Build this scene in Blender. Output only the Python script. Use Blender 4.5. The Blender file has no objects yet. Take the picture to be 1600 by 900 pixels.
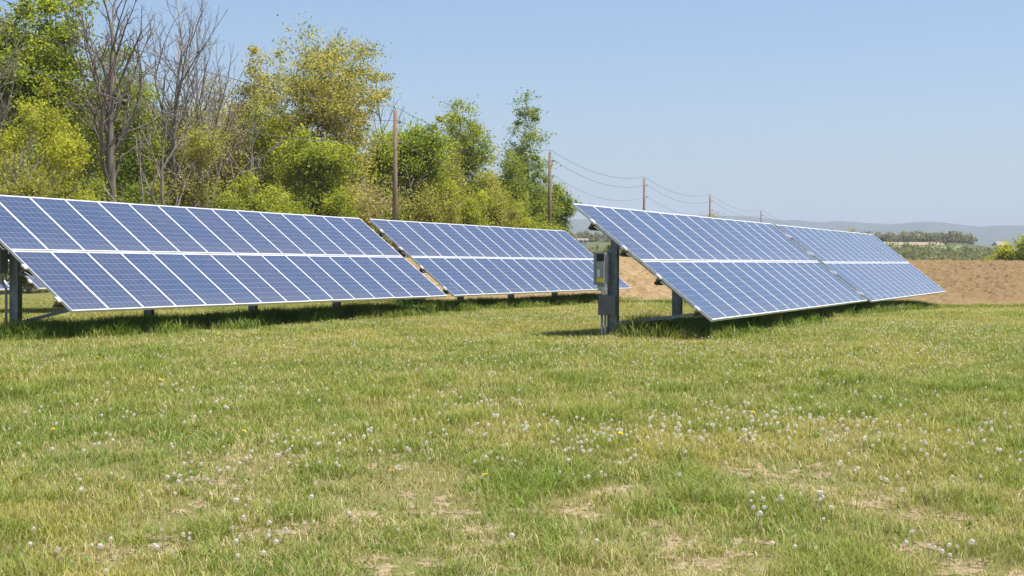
import bpy, math, random
import numpy as np
from mathutils import Vector, Matrix

R = math.radians
sc = bpy.context.scene
COL = sc.collection

# ------------------------------------------------------------------ camera, sky, sun, exposure
EYE = 1.60                                   # camera height above the near lawn
F_PX = 2354.8                                # focal length in pixels of a 1600 px wide picture
cam_d = bpy.data.cameras.new('camera')
cam_d.sensor_width = 36.0
cam_d.lens = 36.0 * F_PX / 1600.0
cam_d.clip_start = 0.1
cam_d.clip_end = 30000.0
cam = bpy.data.objects.new('camera', cam_d)
cam.location = (0, 0, EYE)
cam.rotation_euler = (R(90 - 0.895), 0, 0)
COL.objects.link(cam)
sc.camera = cam

SUN_EL, SUN_AZ = 69.0, 100.0                  # azimuth from +Y towards +X
w = bpy.data.worlds.new('World')
sc.world = w
w.use_nodes = True
nt = w.node_tree
nt.nodes.clear()
sky = nt.nodes.new('ShaderNodeTexSky')
sky.sky_type = 'NISHITA'
sky.sun_disc = False
sky.sun_elevation = R(SUN_EL)
sky.sun_rotation = R(SUN_AZ)
sky.altitude = 150
sky.air_density = 1.0
sky.dust_density = 1.7
sky.ozone_density = 4.6
bg = nt.nodes.new('ShaderNodeBackground')
bg.inputs['Strength'].default_value = 0.095
wo = nt.nodes.new('ShaderNodeOutputWorld')
nt.links.new(sky.outputs[0], bg.inputs[0])
nt.links.new(bg.outputs[0], wo.inputs[0])

sun_d = bpy.data.lights.new('sun', 'SUN')
sun_d.energy = 5.0
sun_d.angle = R(0.5)
sun_d.color = (1.0, 0.955, 0.88)
sun = bpy.data.objects.new('sun', sun_d)
sv = Vector((math.sin(R(SUN_AZ)) * math.cos(R(SUN_EL)), math.cos(R(SUN_AZ)) * math.cos(R(SUN_EL)), math.sin(R(SUN_EL))))
sun.rotation_euler = sv.to_track_quat('Z', 'Y').to_euler()
sun.location = sv * 200
COL.objects.link(sun)

sc.render.engine = 'CYCLES'
sc.view_settings.view_transform = 'Standard'
sc.view_settings.look = 'None'
sc.view_settings.exposure = 0.72
sc.view_settings.gamma = 1.0
sc.view_settings.use_curve_mapping = False
sc.cycles.use_denoising = True
sc.cycles.max_bounces = 6
sc.cycles.diffuse_bounces = 3
sc.cycles.glossy_bounces = 3
sc.cycles.transmission_bounces = 4
sc.cycles.volume_bounces = 0
sc.cycles.transparent_max_bounces = 6
sc.cycles.caustics_reflective = False
sc.cycles.caustics_refractive = False

# ------------------------------------------------------------------ helpers
def sstep(a, b, x):
    t = np.clip((np.asarray(x, float) - a) / (b - a), 0, 1)
    return t * t * (3 - 2 * t)

def vnoise(x, y, seed=0):
    """smooth value noise, vectorised, 0..1"""
    x = np.asarray(x, float); y = np.asarray(y, float)
    xi = np.floor(x).astype(np.int64); yi = np.floor(y).astype(np.int64)
    fx = x - xi; fy = y - yi
    fx = fx * fx * (3 - 2 * fx); fy = fy * fy * (3 - 2 * fy)
    def hsh(a, b):
        n = (a * 374761393 + b * 668265263 + seed * 974634777) & 0xffffffff
        n = ((n ^ (n >> 13)) * 1274126177) & 0xffffffff
        return ((n ^ (n >> 16)) & 0xffff) / 65535.0
    return ((hsh(xi, yi) * (1 - fx) + hsh(xi + 1, yi) * fx) * (1 - fy)
            + (hsh(xi, yi + 1) * (1 - fx) + hsh(xi + 1, yi + 1) * fx) * fy)

def fbm(x, y, seed=0, oct=4):
    s = 0; a = 0.5; t = 0
    for k in range(oct):
        s = s + a * vnoise(x * 2 ** k, y * 2 ** k, seed + k * 17); t += a; a *= 0.5
    return s / t

def tag(o, label=None, cat=None, group=None, kind=None):
    if label: o['label'] = label
    if cat: o['category'] = cat
    if group: o['group'] = group
    if kind: o['kind'] = kind
    return o

def empty(name, loc, rot=(0, 0, 0)):
    o = bpy.data.objects.new(name, None)
    o.empty_display_size = 0.3
    o.location = loc; o.rotation_euler = rot
    COL.objects.link(o)
    return o

def link_mesh(name, me, mat=None, parent=None):
    if mat is not None and not me.materials: me.materials.append(mat)
    o = bpy.data.objects.new(name, me)
    COL.objects.link(o)
    if parent is not None: o.parent = parent
    return o

def copy_tree(o, parent=None):
    c = o.copy(); COL.objects.link(c)
    if parent is not None: c.parent = parent
    for ch in list(o.children): copy_tree(ch, c)
    return c

class MB:
    """collects boxes, bars, tubes and faces for ONE mesh"""
    def __init__(s): s.v = []; s.f = []; s.mi = []; s.cur = 0; s.sm = []
    def face(s, pts, smooth=False):
        n = len(s.v); s.v += [tuple(p) for p in pts]; s.f.append(tuple(range(n, n + len(pts)))); s.mi.append(s.cur); s.sm.append(smooth)
    def box(s, lo, hi, mat=None, bevel=0.0):
        (x0, y0, z0), (x1, y1, z1) = lo, hi
        P = [(x0,y0,z0),(x1,y0,z0),(x1,y1,z0),(x0,y1,z0),(x0,y0,z1),(x1,y0,z1),(x1,y1,z1),(x0,y1,z1)]
        if mat is not None: P = [tuple(mat @ Vector(p)) for p in P]
        n = len(s.v); s.v += P
        for q in ((0,3,2,1),(4,5,6,7),(0,1,5,4),(1,2,6,5),(2,3,7,6),(3,0,4,7)):
            s.f.append(tuple(n + i for i in q)); s.mi.append(s.cur); s.sm.append(False)
    def bar(s, a, b, wx, wy):
        """square bar from a to b; wx across the horizontal, wy the other way"""
        a = Vector(a); b = Vector(b); d = (b - a); L = d.length; d.normalize()
        side = d.cross(Vector((0, 0, 1)))
        if side.length < 1e-4: side = Vector((1, 0, 0))
        side.normalize(); up = side.cross(d)
        m = Matrix((side, d, up)).transposed().to_4x4(); m.translation = a
        s.box((-wx/2, 0, -wy/2), (wx/2, L, wy/2), m)
    def tube(s, pts, rads, n=8, cap=True, smooth=True):
        pts = [Vector(p) for p in pts]
        if not hasattr(rads, '__len__'): rads = [rads] * len(pts)
        base = len(s.v); ref = None
        for i, p in enumerate(pts):
            d = (pts[min(i+1, len(pts)-1)] - pts[max(i-1, 0)]).normalized()
            if ref is None:
                ref = d.cross(Vector((0.3, 0.9, 0.1)))
                if ref.length < 0.1: ref = d.cross(Vector((1, 0, 0)))
            ref = (ref - d * ref.dot(d)).normalized(); q = d.cross(ref)
            for k in range(n):
                a = 2 * math.pi * k / n
                s.v.append(tuple(p + (ref * math.cos(a) + q * math.sin(a)) * rads[i]))
        for i in range(len(pts) - 1):
            for k in range(n):
                a = base + i*n + k; b = base + i*n + (k+1) % n
                s.f.append((a, b, b + n, a + n)); s.mi.append(s.cur); s.sm.append(smooth)
        if cap:
            s.f.append(tuple(base + k for k in reversed(range(n)))); s.mi.append(s.cur); s.sm.append(False)
            e = base + (len(pts)-1)*n
            s.f.append(tuple(e + k for k in range(n))); s.mi.append(s.cur); s.sm.append(False)
    def build(s, name, mat=None, parent=None, mats=None):
        me = bpy.data.meshes.new(name)
        me.from_pydata(s.v, [], s.f)
        for m in (mats or []): me.materials.append(m)
        me.polygons.foreach_set('material_index', s.mi)
        me.polygons.foreach_set('use_smooth', s.sm)
        me.update()
        return link_mesh(name, me, mat, parent)

def np_mesh(name, verts, quads=None, tris=None, color=None, smooth=False):
    """fast mesh from numpy; per-vertex colour attribute 'Col'"""
    me = bpy.data.meshes.new(name)
    nq = 0 if quads is None else len(quads); ntr = 0 if tris is None else len(tris)
    me.vertices.add(len(verts)); me.vertices.foreach_set('co', np.ascontiguousarray(verts, np.float32).ravel())
    parts = []
    if nq: parts.append(np.asarray(quads, np.int32).ravel())
    if ntr: parts.append(np.asarray(tris, np.int32).ravel())
    li = np.concatenate(parts)
    me.loops.add(len(li)); me.loops.foreach_set('vertex_index', li)
    starts = np.concatenate([np.arange(nq) * 4, nq * 4 + np.arange(ntr) * 3]).astype(np.int32)
    me.polygons.add(nq + ntr); me.polygons.foreach_set('loop_start', starts)
    try: me.polygons.foreach_set('loop_total', np.concatenate([np.full(nq, 4), np.full(ntr, 3)]).astype(np.int32))
    except Exception: pass
    me.polygons.foreach_set('use_smooth', np.full(nq + ntr, smooth))
    if color is not None:
        a = me.attributes.new('Col', 'FLOAT_COLOR', 'POINT')
        c = np.ones((len(verts), 4), np.float32); c[:, :3] = color
        a.data.foreach_set('color', c.ravel())
    me.update(calc_edges=True)
    return me

# ------------------------------------------------------------------ materials
def new_mat(name):
    m = bpy.data.materials.new(name); m.use_nodes = True
    nt = m.node_tree; b = nt.nodes['Principled BSDF']
    return m, nt, b

def N(nt, t, **kw):
    n = nt.nodes.new(t)
    for k, v in kw.items(): setattr(n, k, v)
    return n

def mth(nt, op, a, b=None, c=None):
    n = nt.nodes.new('ShaderNodeMath'); n.operation = op
    for i, x in enumerate((a, b, c)):
        if x is None: continue
        if isinstance(x, (int, float)): n.inputs[i].default_value = x
        else: nt.links.new(x, n.inputs[i])
    return n.outputs[0]

def ramp(nt, fac, stops):
    r = nt.nodes.new('ShaderNodeValToRGB')
    while len(r.color_ramp.elements) < len(stops): r.color_ramp.elements.new(0.5)
    for e, (p, c) in zip(r.color_ramp.elements, stops):
        e.position = p; e.color = (*c, 1)
    nt.links.new(fac, r.inputs[0])
    return r.outputs[0]

def noise(nt, vec, scale, detail=4, rough=0.55, dist=0.0):
    n = nt.nodes.new('ShaderNodeTexNoise'); n.inputs['Scale'].default_value = scale
    n.inputs['Detail'].default_value = detail; n.inputs['Roughness'].default_value = rough; n.inputs['Distortion'].default_value = dist
    if vec is not None: nt.links.new(vec, n.inputs['Vector'])
    return n.outputs['Fac']

def mixc(nt, fac, a, b, mode='MIX'):
    n = nt.nodes.new('ShaderNodeMix'); n.data_type = 'RGBA'; n.blend_type = mode
    for i, x in ((0, fac), (6, a), (7, b)):
        if isinstance(x, (int, float)): n.inputs[i].default_value = x
        elif isinstance(x, tuple): n.inputs[i].default_value = (*x, 1)
        else: nt.links.new(x, n.inputs[i])
    return n.outputs[2]

def noisy_mat(name, c1, c2, scale, rough=0.6, metal=0.0, bump=0.0, bscale=None, spec=0.5, stretch=(1,1,1), detail=5):
    m, nt, b = new_mat(name)
    tc = N(nt, 'ShaderNodeTexCoord'); mp = N(nt, 'ShaderNodeMapping'); mp.inputs['Scale'].default_value = stretch
    nt.links.new(tc.outputs['Object'], mp.inputs[0])
    f = noise(nt, mp.outputs[0], scale, detail)
    nt.links.new(ramp(nt, f, [(0.3, c1), (0.7, c2)]), b.inputs['Base Color'])
    b.inputs['Roughness'].default_value = rough; b.inputs['Metallic'].default_value = metal
    b.inputs['Specular IOR Level'].default_value = spec
    if bump:
        bp = N(nt, 'ShaderNodeBump'); bp.inputs['Strength'].default_value = bump; bp.inputs['Distance'].default_value = 0.02
        nt.links.new(noise(nt, mp.outputs[0], bscale or scale * 3, 6), bp.inputs['Height'])
        nt.links.new(bp.outputs[0], b.inputs['Normal'])
    return m

def leaf_mat(name, trans=0.4, rough=0.55, tint=(1.15, 1.15, 0.62)):
    """leaves and grass: colour from the mesh's own attribute, some light through the blade"""
    m, nt, b = new_mat(name)
    at = N(nt, 'ShaderNodeAttribute', attribute_name='Col')
    nt.links.new(at.outputs['Color'], b.inputs['Base Color'])
    b.inputs['Roughness'].default_value = rough; b.inputs['Specular IOR Level'].default_value = 0.3
    tr = N(nt, 'ShaderNodeBsdfTranslucent')
    nt.links.new(mixc(nt, 1.0, at.outputs['Color'], tint, 'MULTIPLY'), tr.inputs[0])
    mx = N(nt, 'ShaderNodeMixShader'); mx.inputs[0].default_value = trans
    nt.links.new(b.outputs[0], mx.inputs[1]); nt.links.new(tr.outputs[0], mx.inputs[2])
    nt.links.new(mx.outputs[0], nt.nodes['Material Output'].inputs[0])
    return m

M = {}
M['galv'] = noisy_mat('galvanised_steel', (0.13, 0.145, 0.16), (0.24, 0.26, 0.28), 9, 0.5, 0.55, 0.05, 40)
M['galv_dark'] = noisy_mat('weathered_purlin_steel', (0.24, 0.23, 0.21), (0.36, 0.34, 0.31), 7, 0.6, 0.4)
M['alu'] = noisy_mat('anodised_aluminium', (0.66, 0.66, 0.66), (0.78, 0.78, 0.77), 5, 0.42, 0.15)
M['clamp'] = noisy_mat('cast_aluminium', (0.72, 0.71, 0.68), (0.82, 0.81, 0.78), 12, 0.5, 0.1)
M['inv_grey'] = noisy_mat('inverter_grey_paint', (0.21, 0.23, 0.235), (0.26, 0.285, 0.29), 5, 0.5)
M['inv_cover'] = noisy_mat('inverter_cover_paint', (0.27, 0.295, 0.30), (0.32, 0.345, 0.35), 5, 0.45)
M['black'] = noisy_mat('black_plastic', (0.008, 0.008, 0.009), (0.015, 0.015, 0.016), 10, 0.5)
M['yellow'] = noisy_mat('yellow_sticker', (0.72, 0.55, 0.02), (0.78, 0.60, 0.03), 8, 0.5)
M['white_lab'] = noisy_mat('pale_sticker', (0.62, 0.64, 0.62), (0.70, 0.72, 0.70), 8, 0.5)
M['pvc'] = noisy_mat('grey_conduit', (0.28, 0.29, 0.30), (0.36, 0.37, 0.38), 8, 0.55)
M['jbox'] = noisy_mat('dark_grey_enclosure', (0.10, 0.105, 0.11), (0.14, 0.145, 0.15), 5, 0.55)
M['gland'] = noisy_mat('pale_grey_plastic', (0.48, 0.50, 0.50), (0.58, 0.60, 0.60), 8, 0.5)
M['wood'] = noisy_mat('weathered_pole_wood', (0.155, 0.11, 0.08), (0.29, 0.215, 0.16), 3, 0.85, 0, 0.4, 12, 0.2, (6, 6, 0.4))
M['wire'] = noisy_mat('overhead_wire', (0.05, 0.05, 0.055), (0.08, 0.08, 0.085), 3, 0.6)
M['wire_pale'] = noisy_mat('steel_strand', (0.16, 0.16, 0.155), (0.22, 0.22, 0.215), 3, 0.5, 0.3)
M['bark'] = noisy_mat('bark', (0.11, 0.092, 0.076), (0.25, 0.21, 0.175), 2.2, 0.9, 0, 0.5, 6, 0.2, (3, 3, 0.6))
M['bark_grey'] = noisy_mat('grey_bark', (0.17, 0.145, 0.125), (0.35, 0.305, 0.265), 2.2, 0.9, 0, 0.4, 6, 0.2, (3, 3, 0.6))
M['bark_dark'] = noisy_mat('dark_bark', (0.05, 0.04, 0.03), (0.12, 0.09, 0.07), 2.2, 0.9, 0, 0.5, 6, 0.2, (3, 3, 0.6))
M['leaf'] = leaf_mat('spring_leaves', 0.55)
M['grass'] = leaf_mat('grass_blades', 0.35)
M['fluff'] = leaf_mat('dandelion_fluff', 0.5, 0.9, (1, 0.98, 0.92))
M['wall_w'] = noisy_mat('white_render', (0.70, 0.69, 0.66), (0.78, 0.77, 0.74), 0.5, 0.8)
M['roof_b'] = noisy_mat('brown_shingle', (0.22, 0.17, 0.14), (0.32, 0.25, 0.21), 0.8, 0.8)
M['glass_d'] = noisy_mat('dark_window_glass', (0.03, 0.035, 0.04), (0.05, 0.055, 0.06), 1, 0.15)

# photovoltaic laminate: 6 x 10 polycrystalline cells, busbars, white back sheet margin
MOD_W, MOD_L = 1.004, 1.645
def cell_mat():
    m, nt, b = new_mat('solar_cells')
    uv = N(nt, 'ShaderNodeUVMap', uv_map='UVMap'); sp = N(nt, 'ShaderNodeSeparateXYZ'); nt.links.new(uv.outputs[0], sp.inputs[0])
    mx_, my_ = 0.022, 0.026
    cu = mth(nt, 'MULTIPLY', mth(nt, 'SUBTRACT', mth(nt, 'MULTIPLY', sp.outputs[0], MOD_W), mx_), 6 / (MOD_W - 2 * mx_))
    cv = mth(nt, 'MULTIPLY', mth(nt, 'SUBTRACT', mth(nt, 'MULTIPLY', sp.outputs[1], MOD_L), my_), 10 / (MOD_L - 2 * my_))
    fu, fv = mth(nt, 'FRACT', cu), mth(nt, 'FRACT', cv)
    eu = mth(nt, 'MINIMUM', fu, mth(nt, 'SUBTRACT', 1.0, fu)); ev = mth(nt, 'MINIMUM', fv, mth(nt, 'SUBTRACT', 1.0, fv))
    gap = mth(nt, 'LESS_THAN', mth(nt, 'MINIMUM', eu, ev), 0.0145)
    bus = mth(nt, 'LESS_THAN', mth(nt, 'ABSOLUTE', mth(nt, 'SUBTRACT', eu, 0.25)), 0.0085)
    out = mth(nt, 'MAXIMUM', mth(nt, 'MAXIMUM', mth(nt, 'LESS_THAN', cu, 0), mth(nt, 'GREATER_THAN', cu, 6)),
              mth(nt, 'MAXIMUM', mth(nt, 'LESS_THAN', cv, 0), mth(nt, 'GREATER_THAN', cv, 10)))
    oi = N(nt, 'ShaderNodeObjectInfo'); cb = N(nt, 'ShaderNodeCombineXYZ')
    nt.links.new(mth(nt, 'FLOOR', cu), cb.inputs[0]); nt.links.new(mth(nt, 'FLOOR', cv), cb.inputs[1])
    nt.links.new(mth(nt, 'MULTIPLY', oi.outputs['Random'], 91.7), cb.inputs[2])
    wn = N(nt, 'ShaderNodeTexWhiteNoise', noise_dimensions='3D'); nt.links.new(cb.outputs[0], wn.inputs[0])
    cell = ramp(nt, wn.outputs['Value'], [(0.0, (0.021, 0.040, 0.092)), (0.35, (0.026, 0.049, 0.114)), (0.7, (0.034, 0.055, 0.120)), (1.0, (0.043, 0.052, 0.103))])
    # a module comes from one batch: its cells share a slight shift towards purple or towards blue
    cell = mixc(nt, 0.55, cell, ramp(nt, oi.outputs['Random'], [(0.0, (0.023, 0.050, 0.122)), (0.55, (0.030, 0.052, 0.110)), (1.0, (0.045, 0.051, 0.099))]))
    tc = N(nt, 'ShaderNodeTexCoord')
    vo = N(nt, 'ShaderNodeTexVoronoi'); vo.inputs['Scale'].default_value = 60; nt.links.new(tc.outputs['Object'], vo.inputs['Vector'])
    cell = mixc(nt, 0.18, cell, mixc(nt, vo.outputs['Color'], (0.026, 0.042, 0.09), (0.055, 0.075, 0.15)))
    c = mixc(nt, mth(nt, 'MULTIPLY', bus, 0.6), cell, (0.15, 0.18, 0.245))
    c = mixc(nt, gap, c, (0.25, 0.295, 0.385))
    c = mixc(nt, out, c, (0.80, 0.80, 0.80))
    # thin dust film, thicker towards the lower edge of the glass, washed into streaks
    d = noise(nt, tc.outputs['Object'], 2.0, 5)
    mp = N(nt, 'ShaderNodeMapping'); mp.inputs['Scale'].default_value = (14, 0.8, 1); nt.links.new(tc.outputs['Object'], mp.inputs[0])
    ad = N(nt, 'ShaderNodeVectorMath', operation='ADD'); nt.links.new(mp.outputs[0], ad.inputs[0]); nt.links.new(oi.outputs['Random'], ad.inputs[1])
    st = noise(nt, ad.outputs[0], 1.0, 4)
    low = mth(nt, 'POWER', mth(nt, 'SUBTRACT', 1.0, sp.outputs[1]), 6.0)
    film = mth(nt, 'ADD', mth(nt, 'MULTIPLY', st, 0.10), mth(nt, 'MULTIPLY', low, 0.12))
    c = mixc(nt, film, c, (0.34, 0.32, 0.29))
    nt.links.new(c, b.inputs['Base Color'])
    nt.links.new(mth(nt, 'MULTIPLY_ADD', d, 0.14, 0.12), b.inputs['Roughness'])
    b.inputs['IOR'].default_value = 1.5
    return m
M['cells'] = cell_mat()

# ------------------------------------------------------------------ terrain heights (z = 0 on the near lawn)
SKY_X = [200, 700, 880, 940, 1000, 1060, 1100, 1160, 1201, 1223, 1242, 1284, 1303, 1350, 1394, 1435, 1462, 1504, 1531, 1559, 1600, 1700, 1900, 2300]
SKY_Y = [352, 346, 344, 346, 342, 340, 338, 341, 345, 348, 347, 352, 350, 352.5, 355, 352, 352, 357, 360.5, 359, 360, 357, 352, 358]
def px_ang(px): return np.arctan((np.asarray(px, float) - 800) / F_PX)

def ground_z(x, y):
    """height above the near lawn, metres"""
    x = np.asarray(x, float); y = np.asarray(y, float)
    z = 0.28 * sstep(7, 25, y)
    z = z - 0.25 * sstep(5, 14, x) * sstep(38, 54, y)
    crest = EYE + 0.50 - 0.0115 * np.clip(x, -60, 80)
    up = np.clip((y - 56) / 48.0, 0, 1); up = up * (1.35 - 0.35 * up)
    k = up * sstep(-24, -8, x)
    z = z * (1 - k) + crest * k
    z = z - sstep(104, 330, y) * 5.5
    # rolling country beyond the valley
    r = np.hypot(x, y); th = np.arctan2(x, y)
    z = z + 16.5 * sstep(300, 760, r) * (1 - 0.32 * sstep(0.285, 0.335, th)) * (0.92 + 0.16 * fbm(x / 300 + 3, y / 300, 5, 3))
    z = z - 14.0 * sstep(950, 1500, r) * (1 - 0.8 * sstep(0.285, 0.335, th))
    left = 1 - sstep(0.10, 0.24, th)
    z = z + left * 46.0 * sstep(1300, 2500, r) - left * 20 * sstep(2500, 3200, r)
    z = z + 0.10 * (fbm(x / 6.0, y / 6.0, 3, 3) - 0.5) * sstep(6, 14, y) * (1 - sstep(60, 90, y))
    far = np.interp(th, px_ang(SKY_X), (413.2 - np.array(SKY_Y)) / F_PX)
    ridge = sstep(3300, 6000, r) * (1 - 0.5 * sstep(6000, 8000, r))
    zr = far * 6000 / np.cos(np.clip(th, -0.9, 0.9)) + EYE
    rough = (fbm(x / 300, y / 300, 11, 4) - 0.5) * 34 * ridge * (1 - sstep(5200, 5950, r))
    z = z * (1 - ridge) + (zr + 0) * ridge + rough
    return z

def at_px(px, py, zoff=0.0):
    """the point of the ground seen at a place of the photograph"""
    t = 5.0; dx = (px - 800) / F_PX; dz = -(py - 413.2) / F_PX
    ys = np.linspace(4, 140, 4000); g = ground_z(dx * ys, ys) + zoff - (EYE + dz * ys)
    i = np.argmax(g > 0)
    y = ys[i]
    return float(dx * y), float(y), float(ground_z(dx * y, y))

def field_edge(x):
    x = np.asarray(x, float)
    return 52.6 + 3.2 * sstep(5, 13, x) + 20 * sstep(8, 24, -x) + 0.5 * (vnoise(x / 2.3, x * 0 + 1, 4) - 0.5) + 0.35 * (vnoise(x / .6, x * 0 + 7, 9) - 0.5)

# one ground sheet to the horizon
def ground_mat():
    m, nt, b = new_mat('lawn_and_meadow')
    ge = N(nt, 'ShaderNodeNewGeometry'); P = ge.outputs['Position']
    n1 = noise(nt, P, 0.35, 5); n2 = noise(nt, P, 6.0, 6, 0.65); n3 = noise(nt, P, 40.0, 4, 0.6)
    turf = ramp(nt, n1, [(0.30, (0.12, 0.135, 0.032)), (0.52, (0.165, 0.16, 0.050)), (0.72, (0.205, 0.18, 0.075))])
    turf = mixc(nt, mth(nt, 'MULTIPLY', n2, 0.6), turf, ramp(nt, n3, [(0.3, (0.06, 0.055, 0.022)), (0.7, (0.25, 0.20, 0.10))]))
    ln = N(nt, 'ShaderNodeVectorMath', operation='LENGTH'); nt.links.new(P, ln.inputs[0])
    f1 = noise(nt, P, 0.004, 3); f2 = noise(nt, P, 0.03, 5)
    land = ramp(nt, f1, [(0.36, (0.055, 0.075, 0.030)), (0.50, (0.10, 0.12, 0.045)), (0.60, (0.17, 0.15, 0.075)), (0.70, (0.08, 0.075, 0.04))])
    land = mixc(nt, 0.5, land, ramp(nt, f2, [(0.35, (0.045, 0.06, 0.024)), (0.65, (0.12, 0.105, 0.06))]))
    wood = ramp(nt, noise(nt, P, 0.012, 6, 0.7), [(0.35, (0.035, 0.05, 0.026)), (0.6, (0.085, 0.09, 0.045)), (0.75, (0.11, 0.10, 0.06))])
    fl = N(nt, 'ShaderNodeMapRange'); fl.inputs[1].default_value = 110; fl.inputs[2].default_value = 200; nt.links.new(ln.outputs['Value'], fl.inputs[0])
    fw = N(nt, 'ShaderNodeMapRange'); fw.inputs[1].default_value = 2600; fw.inputs[2].default_value = 3600; nt.links.new(ln.outputs['Value'], fw.inputs[0])
    c = mixc(nt, fw.outputs[0], mixc(nt, fl.outputs[0], turf, land), wood)
    nt.links.new(c, b.inputs['Base Color']); b.inputs['Roughness'].default_value = 0.95; b.inputs['Specular IOR Level'].default_value = 0.15
    bp = N(nt, 'ShaderNodeBump'); bp.inputs['Strength'].default_value = 0.6; bp.inputs['Distance'].default_value = 0.03
    nt.links.new(n3, bp.inputs['Height']); nt.links.new(bp.outputs[0], b.inputs['Normal'])
    return m

def build_ground():
    rr = np.concatenate([np.linspace(1.5, 12, 30)[:-1], np.geomspace(12, 130, 110)[:-1], np.geomspace(130, 8000, 150)])
    a = np.concatenate([np.linspace(-180, -50, 27)[:-1], np.linspace(-50, -24, 27)[:-1], np.linspace(-24, 24, 241)[:-1], np.linspace(24, 50, 27)[:-1], np.linspace(50, 180, 27)[:-1]])
    na = len(a); A, RR = np.meshgrid(np.radians(a), rr)
    X, Y = RR * np.sin(A), RR * np.cos(A)
    Z = ground_z(X, Y)
    v = np.stack([X, Y, Z], -1).reshape(-1, 3)
    v = np.concatenate([v, [[0, 0, 0.0]]])
    i = np.arange(len(rr) - 1)[:, None] * na; k = np.arange(na)[None, :]; k2 = (k + 1) % na
    q = np.stack([i + k, i + na + k, i + na + k2, i + k2], -1).reshape(-1, 4)[:, ::-1]
    t = np.stack([np.full(na, len(v) - 1), np.arange(na), (np.arange(na) + 1) % na], -1)[:, ::-1]
    me = np_mesh('ground', v, q, t, smooth=True)
    o = link_mesh('ground', me, ground_mat()); tag(o, kind='structure')
build_ground()

# ploughed field, cloddy bare soil, a little above the sheet
def soil_mat():
    m, nt, b = new_mat('ploughed_soil')
    ge = N(nt, 'ShaderNodeNewGeometry'); P = ge.outputs['Position']
    n1 = noise(nt, P, 0.12, 4); n2 = noise(nt, P, 2.2, 6, 0.7)
    c = ramp(nt, n2, [(0.28, (0.175, 0.122, 0.062)), (0.5, (0.285, 0.205, 0.112)), (0.72, (0.42, 0.320, 0.190))])
    c = mixc(nt, mth(nt, 'MULTIPLY', n1, 0.7), c, (0.225, 0.148, 0.066))
    # the slope dries out from the right to the left: paler dry crust there, darker moist tilth here
    sx = N(nt, 'ShaderNodeSeparateXYZ'); nt.links.new(P, sx.inputs[0])
    mr = N(nt, 'ShaderNodeMapRange'); mr.inputs[1].default_value = 6; mr.inputs[2].default_value = 20
    nt.links.new(mth(nt, 'ADD', sx.outputs[0], mth(nt, 'MULTIPLY_ADD', noise(nt, P, 0.15, 4), 10.0, -5.0)), mr.inputs[0])
    c = mixc(nt, mth(nt, 'MULTIPLY', mr.outputs[0], 0.85), c, (0.68, 0.65, 0.62), 'MULTIPLY')
    nt.links.new(c, b.inputs['Base Color']); b.inputs['Roughness'].default_value = 1.0; b.inputs['Specular IOR Level'].default_value = 0.05
    bp = N(nt, 'ShaderNodeBump'); bp.inputs['Strength'].default_value = 0.4; bp.inputs['Distance'].default_value = 0.05
    nt.links.new(noise(nt, P, 7, 6, 0.7), bp.inputs['Height']); nt.links.new(bp.outputs[0], b.inputs['Normal'])
    return m

def build_field():
    xs = np.linspace(-30, 60, 640); n = 420
    s = np.linspace(0, 1, n) ** 1.25
    X = np.repeat(xs[None, :], n, 0); e = field_edge(xs)[None, :]
    Y = e + (122 - e) * s[:, None]
    Z = ground_z(X, Y)
    clod = (np.maximum(fbm(X * 1.7, Y * 1.3, 21, 3) - 0.42, 0) * 0.14 + 0.17 * vnoise(X * 5.6, Y * 4.6, 8) ** 2.5 + 0.05 * np.sin((Y * 0.92 + X * 0.39) * 2.1))
    Z = Z + 0.012 + clod * np.clip(s[:, None] * 12, 0, 1)
    v = np.stack([X, Y, Z], -1).reshape(-1, 3); nx = len(xs)
    i = np.arange(n - 1)[:, None] * nx; k = np.arange(nx - 1)[None, :]
    q = np.stack([i + k, i + k + 1, i + nx + k + 1, i + nx + k], -1).reshape(-1, 4)
    o = link_mesh('ploughed_field', np_mesh('ploughed_field', v, q, smooth=False), soil_mat()); tag(o, kind='structure')
build_field()

# far field patches draped over the slopes
def far_field(name, px0, px1, r0, r1, mat, skew=0.0, lift=0.5):
    a0, a1 = float(px_ang(px0)), float(px_ang(px1)); n = 24
    v = []; q = []
    for j in range(n + 1):
        for i in range(n + 1):
            r = r0 + (r1 - r0) * j / n; a = a0 + (a1 - a0) * i / n + skew * j / n
            x, y = r * math.sin(a), r * math.cos(a); v.append((x, y, float(ground_z(x, y)) + lift))
    for j in range(n):
        for i in range(n):
            k = j * (n + 1) + i; q.append((k, k + 1, k + n + 2, k + n + 1))
    o = link_mesh(name, np_mesh(name, np.array(v), np.array(q), smooth=True), mat); tag(o, kind='structure')
M['soil_far'] = noisy_mat('far_soil', (0.235, 0.185, 0.11), (0.30, 0.235, 0.14), 0.05, 1.0)
M['green_far'] = noisy_mat('far_young_crop', (0.10, 0.16, 0.055), (0.14, 0.20, 0.07), 0.03, 1.0)
M['straw_far'] = noisy_mat('far_stubble', (0.30, 0.25, 0.16), (0.38, 0.32, 0.21), 0.03, 1.0)
far_field('tilled_field', 1385, 1478, 640, 760, M['soil_far'], -0.006)
far_field('crop_field', 1360, 1510, 560, 634, M['green_far'], 0)
far_field('stubble_field', 894, 946, 1950, 2250, M['straw_far'], -0.006, 1.0)

# ------------------------------------------------------------------ solar arrays
N_COL, PITCH, SLOPE = 15, 1.01, 3.32
POST_U, POST_A = [0.5, 4.42, 8.34, 12.26], 0.72          # along the row, and down from the top edge (horizontally)
PURLIN_V = (0.155, 0.385, 0.63, 0.90)

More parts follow.
